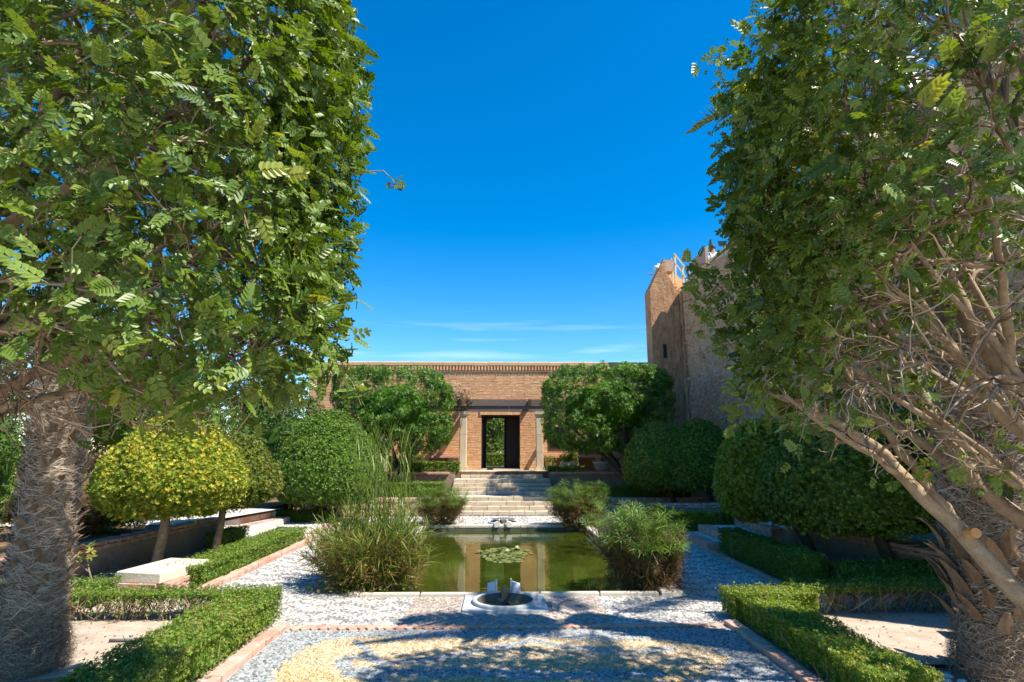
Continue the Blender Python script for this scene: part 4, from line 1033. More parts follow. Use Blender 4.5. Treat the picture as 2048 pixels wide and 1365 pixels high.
hedge('low hedge on the upper terrace right of the stair', [((1.7, 20.55, 1.1), (3.0, 21.0, 1.33))], M['box'], .038, 1100, z0=1.1, tone0=.42)
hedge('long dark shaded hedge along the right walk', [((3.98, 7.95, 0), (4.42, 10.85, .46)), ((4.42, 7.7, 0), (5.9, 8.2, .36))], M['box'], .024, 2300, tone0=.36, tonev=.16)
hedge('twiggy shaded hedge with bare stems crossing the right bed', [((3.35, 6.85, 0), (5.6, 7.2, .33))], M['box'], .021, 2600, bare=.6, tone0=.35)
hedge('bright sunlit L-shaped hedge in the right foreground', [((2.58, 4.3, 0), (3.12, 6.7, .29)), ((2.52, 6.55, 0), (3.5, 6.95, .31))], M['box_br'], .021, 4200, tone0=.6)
hedge('square bright green hedge behind the right papyrus clump', [((3.65, 13.0, 0), (4.95, 13.5, .50)), ((3.65, 13.5, 0), (4.1, 14.8, .50))], M['box_br'], .03, 1500, tone0=.4)
hedge('dull brownish hedge behind the right side steps', [((5.0, 12.95, .0), (6.3, 13.4, .52))], M['box'], .03, 1300, tone0=.3)

# ------------------------------------------------------------------ TREES
def topiary(label, c, prof, base, mat, leaf, dens, seed, squash=(1, 1), group='domed topiary trees', trunk_r=.07, lean=None, tone0=.5, tmpl=ROS, tonev=.2, amp=.04, depth=.12, forks=3, bark='darkbark', freq=3, toneup=.1, jit=.6):
    t = thing('topiary_tree', label, 'topiary tree', base, group)
    prof = np.array(prof, float); area = sum(math.pi * (prof[i][0] + prof[i + 1][0]) * math.hypot(*(prof[i + 1] - prof[i])) for i in range(len(prof) - 1))
    P_, N_ = revolve_sampler((c[0], c[1], 0), prof, int(area * dens), squash)
    kp = (N_[:, 1] < .3) | (rng.random(len(P_)) < .4); P_, N_ = P_[kp], N_[kp]
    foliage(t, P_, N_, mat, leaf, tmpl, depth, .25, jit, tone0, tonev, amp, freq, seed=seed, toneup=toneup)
    k_ = int(len(P_) * .012); i_ = rng.choice(len(P_), k_)
    Qs = (P_[i_][:, None] + N_[i_][:, None] * np.array([.02, .06, .10])[None, :, None] + rng.normal(0, .015, (k_, 3, 3))).reshape(-1, 3)
    foliage(t, Qs, np.repeat(N_[i_], 3, 0), mat, leaf * .8, tmpl, 0, .6, .4, min(tone0 + .25, 1), .15, 0, 3, name='shoots')
    core_revolve(t, (c[0], c[1], 0), prof, mat, 22, squash, .12, amp=amp, freq=freq, seed=seed)
    zb = prof[0][1] + .12
    mb = MB(); b = np.array(base); e = np.array([c[0] * .6 + base[0] * .4, c[1] * .6 + base[1] * .4, zb])
    mid = (b + e) / 2 + np.array([.02, 0, 0]); mb.tube([b - [0, 0, .03], b * .75 + e * .25, mid, e], [trunk_r * 1.25, trunk_r * 1.02, trunk_r * .95, trunk_r * .9], 9, wob=.06)
    mb.build('trunk', M[bark], t, smooth=True)
    for i in range(forks):
        a = i * 6.28 / forks + seed; mb = MB(); rr = prof[:, 0].max() * .5
        mb.tube([e - [0, 0, .08], e + np.array([math.cos(a) * rr * .3, math.sin(a) * rr * .3, .08]), e + np.array([math.cos(a) * rr, math.sin(a) * rr, .30])], [trunk_r * .6, trunk_r * .5, trunk_r * .3], 6); mb.build('limb', M[bark], t)
    return t
topiary('yellow leaved domed topiary tree on a thin straight trunk at the left', (-5.28, 9.6), [(.0, .84), (.55, .82), (.92, .98), (1.14, 1.25), (1.05, 1.55), (.80, 1.92), (.50, 2.22), (.22, 2.38), (0, 2.42)], (-5.37, 9.53, 0), M['yellow'], .050, 1150, 1, tone0=.47, tonev=.27, bark='bark', trunk_r=.075, jit=.75, toneup=.15, amp=.06)
topiary('yellow green domed topiary tree half hidden behind the yellow one', (-5.18, 11.3), [(.0, .80), (.5, .80), (.85, .92), (.97, 1.15), (.88, 1.5), (.62, 1.9), (.3, 2.12), (0, 2.17)], (-5.21, 11.11, 0), M['yellow2'], .048, 900, 2, tone0=.4, tonev=.25, bark='bark', trunk_r=.065, jit=.7)
topiary('large dark green domed topiary behind the reeds on the left', (-4.48, 15.4), [(.6, .50), (1.15, .60), (1.40, .95), (1.40, 1.45), (1.15, 2.0), (.78, 2.5), (.35, 2.85), (0, 2.93)], (-4.7, 15.4, 0), M['pitto'], .052, 620, 3, tone0=.55, trunk_r=.16, forks=5)
topiary('large dark shaded topiary mushroom on a leaning trunk at the right', (5.38, 8.95), [(.0, .72), (.7, .66), (1.15, .76), (1.32, 1.05), (1.28, 1.45), (1.0, 1.85), (.6, 2.1), (0, 2.2)], (5.75, 8.6, 0), M['pitto'], .054, 780, 4, tone0=.52, trunk_r=.085, squash=(1, .95), amp=.05)
topiary('egg-shaped topiary with sunlit top left of the dark mushroom topiary', (4.88, 10.5), [(.0, .62), (.5, .60), (.85, .75), (.96, 1.15), (.92, 1.6), (.68, 2.05), (.35, 2.35), (0, 2.42)], (5.25, 9.75, 0), M['box_br'], .058, 800, 5, tone0=.55, trunk_r=.08, squash=(1, .9), amp=.06)
topiary('far right domed topiary on a forked dark trunk', (5.65, 16.3), [(.0, .82), (.6, .78), (1.0, .92), (1.12, 1.3), (1.0, 1.8), (.72, 2.3), (.35, 2.66), (0, 2.74)], (5.95, 16.3, 0), M['pitto'], .055, 600, 6, tone0=.6, trunk_r=.085, forks=4)
topiary('far domed topiary just left of the forked one', (4.72, 17.0), [(.0, .80), (.6, .76), (1.0, .92), (1.12, 1.35), (1.0, 1.85), (.72, 2.3), (.35, 2.62), (0, 2.70)], (5.1, 16.9, 0), M['box'], .055, 600, 7, tone0=.6, trunk_r=.08, forks=4)

# ---- leafy round trees flanking the stair
def round_tree(label, base, c, h, mat, seed, n=9500, leaf=.085):
    t = thing('leafy_tree', label, 'tree', base, 'leafy trees flanking the stair')
    # lobed crown: clumps of leaves set on an uneven rounded box
    u = norm(rng.normal(0, 1, (280, 3))); e = .72; q = np.sign(u) * np.abs(u) ** e; q = q / np.max(np.abs(q) ** 1.0, axis=1, keepdims=True) ** .35
    q = norm(q) * (np.abs(norm(q)) ** 4).sum(1, keepdims=True) ** (-.25) * .90
    ctr = np.array(c) + q * np.array(h)
    ctr[:, 2] -= .22 * np.maximum(0, -q[:, 2]) * 0
    P_ = []; N_ = []
    per_ = n // 280
    for k in range(280):
        r_ = rng.uniform(.15, .30); d = norm(rng.normal(0, 1, (per_, 3)) + q[k] * .55)
        P_.append(ctr[k] + d * r_ * rng.uniform(.75, 1.05, (per_, 1)) * np.array([1, 1, .95])); N_.append(norm(d + q[k] * .35))
    d_ = norm(rng.normal(0, 1, (2600, 3))); P_.append(np.array(c) + d_ * np.array(h) * rng.uniform(.6, .82, (2600, 1))); N_.append(d_)
    P_ = np.vstack(P_); N_ = np.vstack(N_)
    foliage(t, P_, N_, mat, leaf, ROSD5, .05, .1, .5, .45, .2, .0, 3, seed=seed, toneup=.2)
    mb = MB(); cc = np.array(c)
    uu = np.linspace(0, math.pi, 14); prof = np.c_[np.sin(uu) * .60, -np.cos(uu) * .60]; mb.lathe((0, 0, 0), prof, 22); V = mb.V[0]; V[:] = cc + V * np.array(h) * (1 + .10 * lump(V, 3, seed))[:, None]
    mb.build('inner_foliage', inner_of(mat), t)
    b = np.array(base); f = np.array([b[0] * .7 + c[0] * .3, b[1] * .8 + c[1] * .2, b[2] + .75])
    mb = MB(); mb.tube([b - [0, 0, .05], b + [0, 0, .15], (b + f) / 2, f], [.20, .15, .13, .12], 9, wob=.08); mb.build('trunk', M['darkbark'], t, smooth=True)
    for i in range(6):
        a = i * 1.05 + seed; e_ = np.array([c[0] + math.cos(a) * h[0] * .6, c[1] + math.sin(a) * h[1] * .6, c[2] - h[2] * .35])
        mb = MB(); mb.tube([f - [0, 0, .1], f * .6 + e_ * .4 + [0, 0, -.06], e_], [.08, .06, .035], 7); mb.build('limb', M['darkbark'], t)
round_tree('round leafy bright green tree left of the stair', (-3.05, 18.6, .45), (-3.42, 18.7, 3.1), (1.88, 1.6, 1.36), M['laurel'], 3, 14000, .080)
round_tree('round leafy bright green tree right of the stair beside the fortress wall', (4.25, 18.8, .45), (3.52, 18.9, 3.22), (2.15, 1.6, 1.40), M['laurel'], 5, 15500, .080)

# ---- background shrubs and trees
def bush(name, label, cat, c, h, mat, n, leaf, seed, tmpl=ROS5, group='background shrubs', tone0=.45, lobes=40, tonev=.2, trunk=False):
    c = np.array(c, float); h = np.array(h, float)
    t = thing(name, label, cat, (c[0], c[1], max(c[2] - h[2], 0)), group)
    u = norm(rng.normal(0, 1, (lobes, 3))); ctr = c + u * h * rng.uniform(.55, .8, (lobes, 1)); per_ = n // lobes; P_ = []; N_ = []
    for k in range(lobes):
        r_ = rng.uniform(.22, .42) * h.mean(); d = norm(rng.normal(0, 1, (per_, 3)) + u[k] * .5); P_.append(ctr[k] + d * r_ * rng.uniform(.7, 1.1, (per_, 1))); N_.append(d)
    P_ = np.vstack(P_); N_ = np.vstack(N_); m = P_[:, 2] > 0; 
    foliage(t, P_[m], N_[m], mat, leaf, tmpl, .05, .2, .6, tone0, tonev, .0, 2, seed=seed)
    mb = MB(); uu = np.linspace(0, math.pi, 10); mb.lathe((0, 0, 0), np.c_[np.sin(uu) * .58, -np.cos(uu) * .58], 16); V = mb.V[0]; V[:] = c + V * h; V[:, 2] = np.maximum(V[:, 2], .02)
    mb.build('inner_foliage', inner_of(mat), t)
    if trunk:
        mb = MB(); mb.tube([(c[0], c[1], 0), (c[0], c[1], c[2])], [.12, .07], 7); mb.build('trunk', M['darkbark'], t)
    return t
bush('conifer_shrub', 'tall feathery conifer hedge at the far left edge behind the palm trunk', 'shrub', (-9.0, 9.5, 1.6), (1.5, 1.8, 1.9), M['conifer'], 7000, .075, 1)
bush('conifer_shrub', 'bright low conifer bush at the left edge beneath the branches', 'shrub', (-7.9, 7.6, .7), (1.0, .8, .85), M['conifer'], 4500, .05, 2, tone0=.6)
bush('dry_shrub', 'dry brown twiggy shrub right of the left palm trunk', 'shrub', (-7.2, 9.9, 1.15), (.75, .7, .8), M['drybush'], 4500, .05, 3, tone0=.4)
bush('low_shrub', 'grey green low shrub on the raised bed behind the yellow topiary trunk', 'shrub', (-6.8, 10.6, .72), (.75, .6, .32), M['conifer'], 3200, .04, 4, tone0=.7)
bush('conifer_shrub', 'mid green feathery bush behind the yellow topiary', 'shrub', (-7.9, 14.6, 1.7), (1.6, 1.4, 1.7), M['conifer'], 5000, .085, 5)
bush('conifer_shrub', 'bushy juniper behind the dark dome and the brick facade end', 'shrub', (-6.6, 18.6, 1.9), (1.5, 1.2, 1.75), M['conifer'], 5500, .085, 6, tone0=.6)
bush('garden_tree', 'dense dark tree behind the left shrubs', 'tree', (-11.0, 18.0, 3.2), (3.0, 2.4, 2.6), M['pitto'], 7000, .13, 7, trunk=True)
bush('garden_tree', 'dark tree at the far left behind the conifer hedge', 'tree', (-14.5, 14.0, 3.3), (3.0, 2.6, 2.8), M['conifer'], 6000, .14, 8, trunk=True)
bush('garden_tree', 'small feathery tree standing at the left end of the brick building', 'tree', (-8.9, 21.5, 3.0), (1.2, 1.1, 2.1), M['conifer'], 4500, .10, 9, trunk=True, tone0=.35)
bush('conifer_shrub', 'rounded dark shrub far left between the conifer hedge and the trees', 'shrub', (-11.2, 12.5, 1.5), (1.7, 1.6, 1.7), M['pitto'], 4500, .09, 15)
bush('laurel_shrub', 'dark glossy shrub behind the right palm trunk', 'shrub', (6.5, 8.6, 1.9), (1.0, 1.3, 1.1), M['pitto'], 5000, .07, 10, tone0=.5)
bush('laurel_shrub', 'dark glossy shrub at the right frame edge against the wall', 'shrub', (6.3, 6.8, 1.7), (.9, .9, .8), M['pitto'], 3500, .07, 11, tone0=.4)
# seen through the doorway
bush('garden_tree', 'green tree seen through the doorway', 'tree', (-.35, 30.5, 3.0), (1.0, 1.0, 2.2), M['conifer'], 4000, .10, 12, tone0=.9)
bush('garden_tree', 'pale grey green tree right of the green one seen through the doorway', 'tree', (1.0, 32, 2.6), (1.3, 1.0, 2.2), M['drybush'], 2500, .11, 13, tone0=.9)
hedge('clipped hedge seen at the foot of the doorway opening', [((-2.5, 28.0, 1.1), (2.5, 28.6, 1.75))], M['box'], .05, 500, z0=1.1, tone0=.5)
# small bushes and pots on the upper terrace
for i, (x, lb) in enumerate(((-3.15, 'small yellow green shrub in a low planter left of the doorway'), (2.55, 'small yellow green shrub in a low planter right of the doorway'))):
    t = thing('planter', lb.replace('small yellow green shrub in a low planter', 'low stone planter'), 'planter', (x, 21.35, 1.12), 'terrace planters')
    mb = MB(); mb.box((x - .32, 21.15, 1.12), (x + .32, 21.5, 1.46), jit=.004); mb.build('trough', M['coping'], t)
    bush('planter_shrub', lb, 'shrub', (x, 21.35, 1.62), (.42, .28, .26), M['yellow2'], 1500, .035, 20 + i, group='planted shrubs', lobes=20)
t = thing('flower_pot', 'grey bowl shaped pot on the upper terrace under the right tree', 'pot', (3.75, 21.2, 1.12))
mb = MB(); mb.lathe((3.75, 21.2, 1.12), [(.001, 0), (.22, 0), (.27, .15), (.33, .28), (.37, .29), (.37, .34), (.30, .34), (.28, .24), (.001, .22)], 20); mb.build('bowl', M['greymarble'], t, smooth=True)
t = thing('seedling', 'little leafy plant at the foot of the right column', 'plant', (1.85, 21.6, 1.12))
Pn = np.c_[rng.normal(1.85, .12, 260), rng.normal(21.6, .1, 260), 1.2 + rng.random(260) * .45]; foliage(t, Pn, norm(rng.normal(0, 1, (260, 3)) + [0, 0, 1]), M['yellow2'], .05, ROS5, 0)
# fig sapling
t = thing('sapling', 'young broad leaved fig sapling in front of the stained garden wall', 'sapling', (-5.35, 7.95, 0))
mb = MB(); mb.tube([(-5.2, 7.95, 0), (-5.33, 7.95, .3), (-5.40, 7.95, .55)], [.012, .010, .006], 6); mb.tube([(-5.33, 7.95, .28), (-5.5, 7.93, .42)], [.008, .005], 5); mb.build('stem', M['bark'], t)
for i in range(13):
    p = np.array([-5.42 + rng.normal(0, .10), 7.95 + rng.normal(0, .05), .34 + .28 * rng.random()]); a = rng.random() * 6.28
    me = scatter_mesh('leaf', [(ROSD[0], ROSD[1], p[None], basis_z(norm(np.array([[rng.normal(0, .4), -.5, .9]]))), np.array([.085]), np.array([rng.uniform(.4, .95)]))], wloc(t)); link('leaf', me, M['yellow2'], t)

# ------------------------------------------------------------------ NEAR CLIPPED TREES (limbs, twigs, compound leaves)
def grow(seeds, targets, r_tip, curl=.10, seg=6):
    """Attach each target to the nearest node of the existing skeleton with a curved path. seeds: list of (P, R, gen)"""
    nodes = np.vstack([s[0] for s in seeds]); rad = np.concatenate([s[1] for s in seeds]); out = []
    dirs = np.vstack([np.gradient(s[0], axis=0) for s in seeds]); dirs = norm(dirs)
    for tg in targets:
        w = tg - nodes; d = np.linalg.norm(w, axis=1)
        al = (w * dirs).sum(1) / (d + 1e-6)
        cost = d * (1.5 - .7 * al) - rad * 2.0 + rng.exponential(.05, len(d))
        i = int(np.argmin(cost)); p0 = nodes[i]; dd = d[i]
        if dd < .04: continue
        t = np.linspace(0, 1, seg)[:, None]; c1 = p0 + dirs[i] * dd * .45; c2 = tg - norm((tg - p0)[None])[0] * dd * .25 + rng.normal(0, curl * dd, 3)
        P_ = (1 - t) ** 3 * p0 + 3 * (1 - t) ** 2 * t * c1 + 3 * (1 - t) * t ** 2 * c2 + t ** 3 * tg
        P_[1:-1] += rng.normal(0, .012 * dd ** .5, (seg - 2, 3))
        r0 = min(rad[i] * .72, r_tip * (2.2 + dd * 2.2)); R_ = np.linspace(r0, r_tip, seg)
        out.append((P_, R_))
    return out
def near_tree(label, base, limbs, crown_c, crown_h, expo, seed, nleaf, bare_fn, mat, lvl=(60, 420, 2600), xcull=None, leafL=.115, up=.15):
    t = thing('clipped_tree', label, 'tree', base, 'tall clipped trees framing the view')
    c = np.array(crown_c); h = np.array(crown_h)
    def shell(n, lo=.0, hi=1.0, wood=False):
        u = norm(rng.normal(0, 1, (n, 3))); q = u / ((np.abs(u) ** expo).sum(1, keepdims=True) ** (1 / expo))
        N_ = norm(np.sign(q) * np.abs(q) ** (expo - 1) / h); rr = rng.uniform(lo, hi, (n, 1))
        P_ = c + q * h * rr; P_ = P_ + N_ * (.10 * lump(P_, 1.6, seed) + .05 * lump(P_, 5, seed + 1))[:, None]
        m = np.ones(len(P_), bool) if wood else bare_fn(P_)
        if xcull is not None: m = m & xcull(P_)
        return P_[m], N_[m]
    seeds = []
    for i, (pts, r0, r1) in enumerate(limbs):
        pts = np.array(pts, float); k = len(pts); tt = np.linspace(0, k - 1, (k - 1) * 4 + 1); P_ = np.stack([np.interp(tt, np.arange(k), pts[:, j]) for j in range(3)], 1)
        for _ in range(2): P_[1:-1] = (P_[:-2] + P_[1:-1] * 2 + P_[2:]) / 4
        P_[1:-1] += rng.normal(0, .008, P_[1:-1].shape)
        R_ = np.linspace(r0, r1, len(P_)); seeds.append((P_, R_))
        mb = MB(); mb.tube(P_, R_, 9, .5, .05); mb.build('trunk' if i == 0 else 'limb', M['bark'], t, smooth=True)
    allp = list(seeds)
    specs = [(lvl[0], .45, .85, .012, 7), (lvl[1], .6, .97, .0055, 6), (lvl[2], .72, 1.0, .0024, 5)]
    for li, (n, lo, hi, rt, sg) in enumerate(specs):
        T, _ = shell(int(n * 1.0), lo, hi, True); new = grow(allp, T, rt, .16, sg); allp += new
        mb = MB()
        for P_, R_ in new: mb.tube(P_, R_, (6, 4, 3)[li], rng.uniform(.15, .95))
        mb.build(('branches', 'small_branches', 'twigs')[li], M['twig'], t, kind='stuff')
    # leaves
    def put(P_, N_, name, s=1., tone0=.45):
        n = len(P_); D = norm(N_ * .35 + rng.normal(0, .6, (n, 3)) + np.array([0, 0, -.25 + up])); U = norm(N_ * .9 + np.array([0, 0, .6]) + rng.normal(0, .40, (n, 3)))
        tone = np.clip(tone0 + rng.normal(0, .2, n) + .12 * lump(P_, 2, seed), 0, 1)
        kind_ = rng.choice(4, n, p=[.30, .44, .08, .18]); RM = basis_y(D, U); sz_ = s * rng.uniform(.6, 1.3, n)
        me = scatter_mesh(name, [(tm[0] * leafL * f_, tm[1], P_[kind_ == k_], RM[kind_ == k_], sz_[kind_ == k_], tone[kind_ == k_]) for k_, (tm, f_) in enumerate(((PIN, 1), (PIN3, .85), (PIN5, 1.15), (SPR, .75)))], wloc(t)); link(name, me, mat, t, kind='stuff')
    P1, N1 = shell(nleaf, .90, 1.03)
    # clumping: leaves sit in bunches at twig ends
    keep = lump(P1, 3.3, seed + 7) + .6 * lump(P1, 7.5, seed) > -.50
    put(P1[keep], N1[keep], 'foliage')
    P2, N2 = shell(nleaf // 4, .45, .9); keep = lump(P2, 3.3, seed + 3) > .0; put(P2[keep], N2[keep], 'inner_leaves')
    return t, shell, put

# left tree
LC, LH = (-3.18, 3.15, 3.60), (2.12, 1.08, 1.75)
def bare_left(P):
    h = (P[:, 2] - (LC[2] - LH[2])) / (2 * LH[2])
    lim = 1.97 + .07 * P[:, 1] + .05 * np.clip(-2.0 - P[:, 0], 0, 1.5) - .16 * (P[:, 0] > -1.75)
    pr = np.clip((P[:, 2] - lim) / .30, .0, 1)
    pr = np.where(P[:, 2] > 4.9, .30, pr)
    return rng.random(len(P)) < pr
Lb = (-4.6, 3.7, 0)
Llimbs = [([Lb, (-4.55, 3.75, .8), (-4.35, 3.75, 1.4), (-4.2, 3.7, 1.75)], .15, .11),
          ([(-4.3, 3.72, 1.45), (-3.8, 3.9, 1.95), (-3.3, 3.9, 2.25), (-2.7, 3.8, 2.5), (-2.1, 3.7, 2.85)], .075, .02),
          ([(-4.25, 3.70, 1.6), (-3.6, 3.5, 1.92), (-3.0, 3.5, 2.05), (-2.4, 3.6, 2.25), (-1.7, 3.6, 2.35)], .060, .015),
          ([(-4.2, 3.7, 1.7), (-3.7, 3.4, 2.1), (-3.1, 3.1, 2.3), (-2.5, 3.0, 2.5), (-1.8, 3.0, 2.8)], .055, .015),
          ([(-4.2, 3.7, 1.7), (-3.9, 3.6, 2.4), (-3.5, 3.6, 3.1), (-3.1, 3.5, 3.9), (-2.7, 3.4, 4.6)], .085, .02),
          ([(-4.2, 3.7, 1.7), (-4.1, 3.5, 2.6), (-4.0, 3.2, 3.5), (-3.8, 3.1, 4.6)], .08, .02),
          ([(-4.0, 3.6, 1.95), (-3.5, 3.2, 2.35), (-3.0, 2.8, 2.7), (-2.7, 2.5, 3.3)], .05, .015),
          ([(-3.9, 3.6, 2.3), (-3.3, 3.9, 2.8), (-2.6, 4.1, 3.2), (-2.0, 4.1, 3.9)], .05, .015),
          ([(-3.5, 3.6, 3.1), (-2.9, 3.5, 3.4), (-2.3, 3.3, 3.7), (-1.7, 3.3, 4.2)], .045, .012),
          ([(-4.3, 3.72, 1.45), (-3.9, 3.5, 1.75), (-3.3, 3.4, 1.95), (-2.7, 3.3, 2.1), (-2.1, 3.3, 2.15)], .045, .012)]
tl, shl, putl = near_tree('tall clipped lentisk tree filling the upper left with drooping underside', Lb, Llimbs, LC, LH, 6.0, 2, 30000, bare_left, M['lentisk'], lvl=(110, 900, 6800), xcull=lambda P: (P[:, 0] > -4.3), leafL=.100)
# hanging sprays along the lower edge and one long shoot out into the sky
mb = MB(); PL = []; 
def spray(pts, r, npts, spread=.05):
    pts = np.array(pts, float); mb.tube(pts, np.linspace(r, r * .4, len(pts)), 4, .6)
    t_ = rng.uniform(.35, 1, npts) * (len(pts) - 1); q = np.stack([np.interp(t_, np.arange(len(pts)), pts[:, j]) for j in range(3)], 1); PL.append(q + rng.normal(0, spread, q.shape))
spray([(-1.05, 3.6, 3.66), (-.92, 3.6, 3.67), (-.80, 3.6, 3.68), (-.74, 3.6, 3.62), (-.70, 3.6, 3.56)], .006, 1, .01)
NS = rng.normal(0, .028, (11, 3)) + np.array([-.70, 3.6, 3.57])
for i in range(14):
    x = rng.uniform(-3.6, -1.15); y = rng.uniform(2.1, 4.4); z = rng.uniform(2.15, 2.45); spray([(x, y, z), (x + .08, y - .05, z - .08), (x + .16, y - .08, z - .22 - .1 * rng.random())], .005, 12, .05)
mb.build('hanging_shoots', M['twig'], tl, kind='stuff'); putl(NS, norm(rng.normal(0, 1, NS.shape)), 'shoot_tip_leaves', .55, .3); Q = np.vstack(PL); putl(Q, norm(rng.normal(0, 1, Q.shape) + [0, 0, -.3]), 'shoot_leaves', 1.0, .55)

# right tree
RC, RH = (4.05, 3.30, 3.42), (2.34, 1.02, 1.80)
def bare_right(P):
    # the underside and the inner right part are bare
    lim = 2.15 + np.clip((P[:, 0] - 1.9), 0, 2.5) * .38
    lim = 1.78 + .46 * (4.15 - P[:, 1])
    pr = np.clip(.05 + (P[:, 2] - lim) / .55, .04, 1)
    pr = np.where(P[:, 2] > 4.72, .12, pr) * np.where(P[:, 0] > 3.0, .3, 1)
    return rng.random(len(P)) < pr
Rb = (3.75, 3.15, 0)
Rl = [([Rb, (3.70, 3.2, .35), (3.45, 3.3, .62), (3.25, 3.4, .78)], .10, .075),
      ([(3.25, 3.4, .78), (3.02, 3.5, 1.0), (2.86, 3.6, 1.28), (2.62, 3.7, 1.62), (2.35, 3.75, 1.93), (2.05, 3.8, 2.1), (1.8, 3.8, 2.2)], .068, .014),
      ([(2.84, 3.6, 1.3), (2.72, 3.7, 1.6), (2.55, 3.8, 2.0), (2.40, 3.9, 2.35), (2.2, 3.9, 2.8)], .042, .012),
      ([Rb, (3.85, 3.4, .5), (3.65, 3.6, 1.0), (3.40, 3.65, 1.3), (3.12, 3.7, 1.5), (2.95, 3.75, 1.9), (2.75, 3.8, 2.4), (2.6, 3.8, 2.9)], .075, .016),
      ([Rb, (3.90, 3.3, .6), (3.62, 3.3, 1.25), (3.25, 3.35, 1.75), (2.95, 3.4, 2.1), (2.7, 3.4, 2.6), (2.3, 3.3, 3.2)], .085, .016),
      ([Rb, (4.05, 3.5, .8), (3.75, 3.6, 1.5), (3.45, 3.7, 2.1), (3.2, 3.8, 2.8), (3.0, 3.7, 3.6), (2.8, 3.7, 4.4)], .09, .02),
      ([Rb, (4.2, 3.3, .8), (4.05, 3.2, 1.6), (3.75, 3.2, 2.3), (3.5, 3.3, 3.1), (3.3, 3.3, 4.0)], .09, .02),
      ([(3.12, 3.5, 2.0), (3.05, 3.3, 2.35), (2.9, 3.1, 2.8), (2.7, 2.9, 3.3)], .04, .014),
      ([(3.6, 3.65, 1.8), (3.3, 4.0, 2.2), (2.9, 4.1, 2.6), (2.4, 4.15, 3.1)], .045, .014),
      ([(2.62, 3.7, 1.62), (2.3, 3.55, 1.78), (2.0, 3.5, 1.95), (1.75, 3.5, 2.15)], .026, .010),
      ([(3.4, 3.65, 1.3), (3.0, 3.95, 1.8), (2.6, 4.1, 2.2), (2.1, 4.15, 2.6)], .04, .014),
      ([(3.75, 3.6, 1.5), (4.1, 4.0, 2.2), (4.3, 4.2, 3.0)], .06, .02)]
for tx, ty, tz in ((1.95, 3.5, 2.5), (2.15, 3.0, 3.2), (2.35, 4.0, 3.6), (1.9, 3.9, 2.9), (2.6, 2.7, 3.7), (2.9, 3.9, 4.3), (2.45, 3.2, 2.6), (3.1, 3.0, 4.4)):
    b_ = np.array([3.75 + rng.normal(0, .10), 3.25 + rng.normal(0, .10), .02]); e_ = np.array([tx, ty, tz]); m1 = b_ + (e_ - b_) * [.12, .2, .38] + rng.normal(0, .04, 3); m2 = b_ + (e_ - b_) * [.5, .6, .68] + rng.normal(0, .05, 3)
    Rl.append(([tuple(b_), tuple(m1), tuple(m2), tuple(e_)], rng.uniform(.034, .05), .010))
CUTS = [(2.84, 3.52, 1.32, .03), (3.28, 3.30, .86, .035), (2.66, 3.60, 1.66, .02)]
tr_, shr_, putr = near_tree('tall clipped tree filling the upper right with pale bare forking limbs', Rb, Rl, RC, RH, 6.0, 6, 30000, bare_right, M['lentisk'], lvl=(130, 1100, 7600), xcull=lambda P: (P[:, 0] < 4.2), leafL=.100)
for cx_, cy_, cz_, cr_ in CUTS:
    mb = MB(); mb.tube([(cx_, cy_ + .03, cz_), (cx_ - .01, cy_ - .04, cz_ + .01)], [cr_ * 1.1, cr_], 9); mb.build('pruning_stub', M['stub'], tr_)
mb = MB(); PL = []
spray([(1.95, 4.0, 4.86), (1.80, 4.0, 4.88), (1.66, 4.0, 4.90)], .007, 16, .05)
spray([(2.0, 4.1, 2.75), (1.75, 4.15, 2.95), (1.60, 4.2, 3.15), (1.50, 4.2, 3.28)], .008, 40, .055)
spray([(2.0, 4.1, 2.5), (1.70, 4.15, 2.75), (1.52, 4.2, 3.0)], .008, 38, .055)
spray([(2.0, 4.1, 2.4), (1.75, 4.15, 2.55), (1.60, 4.2, 2.75)], .008, 26, .05)
for i in range(26):
    x = rng.uniform(1.6, 3.2); y = rng.uniform(3.0, 5.0); z = rng.uniform(2.0, 2.8); spray([(x, y, z), (x - .08, y - .05, z - .04), (x - .14, y - .08, z - .16)], .005, 9, .05)
mb.build('hanging_shoots', M['twig'], tr_, kind='stuff'); Q = np.vstack(PL); putr(Q, norm(rng.normal(0, 1, Q.shape) + [-.4, 0, 0]), 'shoot_leaves', 1.0, .5)

# ------------------------------------------------------------------ PALMS
def boot_meshes(L=.16, W=.10):
    out = []
    for i in range(5):
        l = L * rng.uniform(.8, 1.2); w = W * rng.uniform(.8, 1.15)
        # flat wide base tapering to a broken blunt tip, curved outwards (local: z up along trunk, y outwards)
        V = []
        for s, (ww, yo, th) in zip((0, .35, .7, 1.), ((1., .0, .02), (.82, .018, .022), (.55, .045, .02), (.30, .085, .014))):
            V += [[-ww * w / 2, yo, s * l], [0, yo + th, s * l + .004], [ww * w / 2, yo, s * l], [0, yo - .012, s * l]]
        V = np.array(V) + rng.normal(0, .003, (16, 3)); F = [[4 * a + b, 4 * a + (b + 1) % 4, 4 * a + 4 + (b + 1) % 4, 4 * a + 4 + b] for a in range(3) for b in range(4)] + [[12, 13, 14, 15]]
        me = raw_mesh('leaf_base', V, np.array(F), np.full(len(F), rng.uniform(.2, .9))); me.materials.append(M['boot']); out.append(me)
    return out
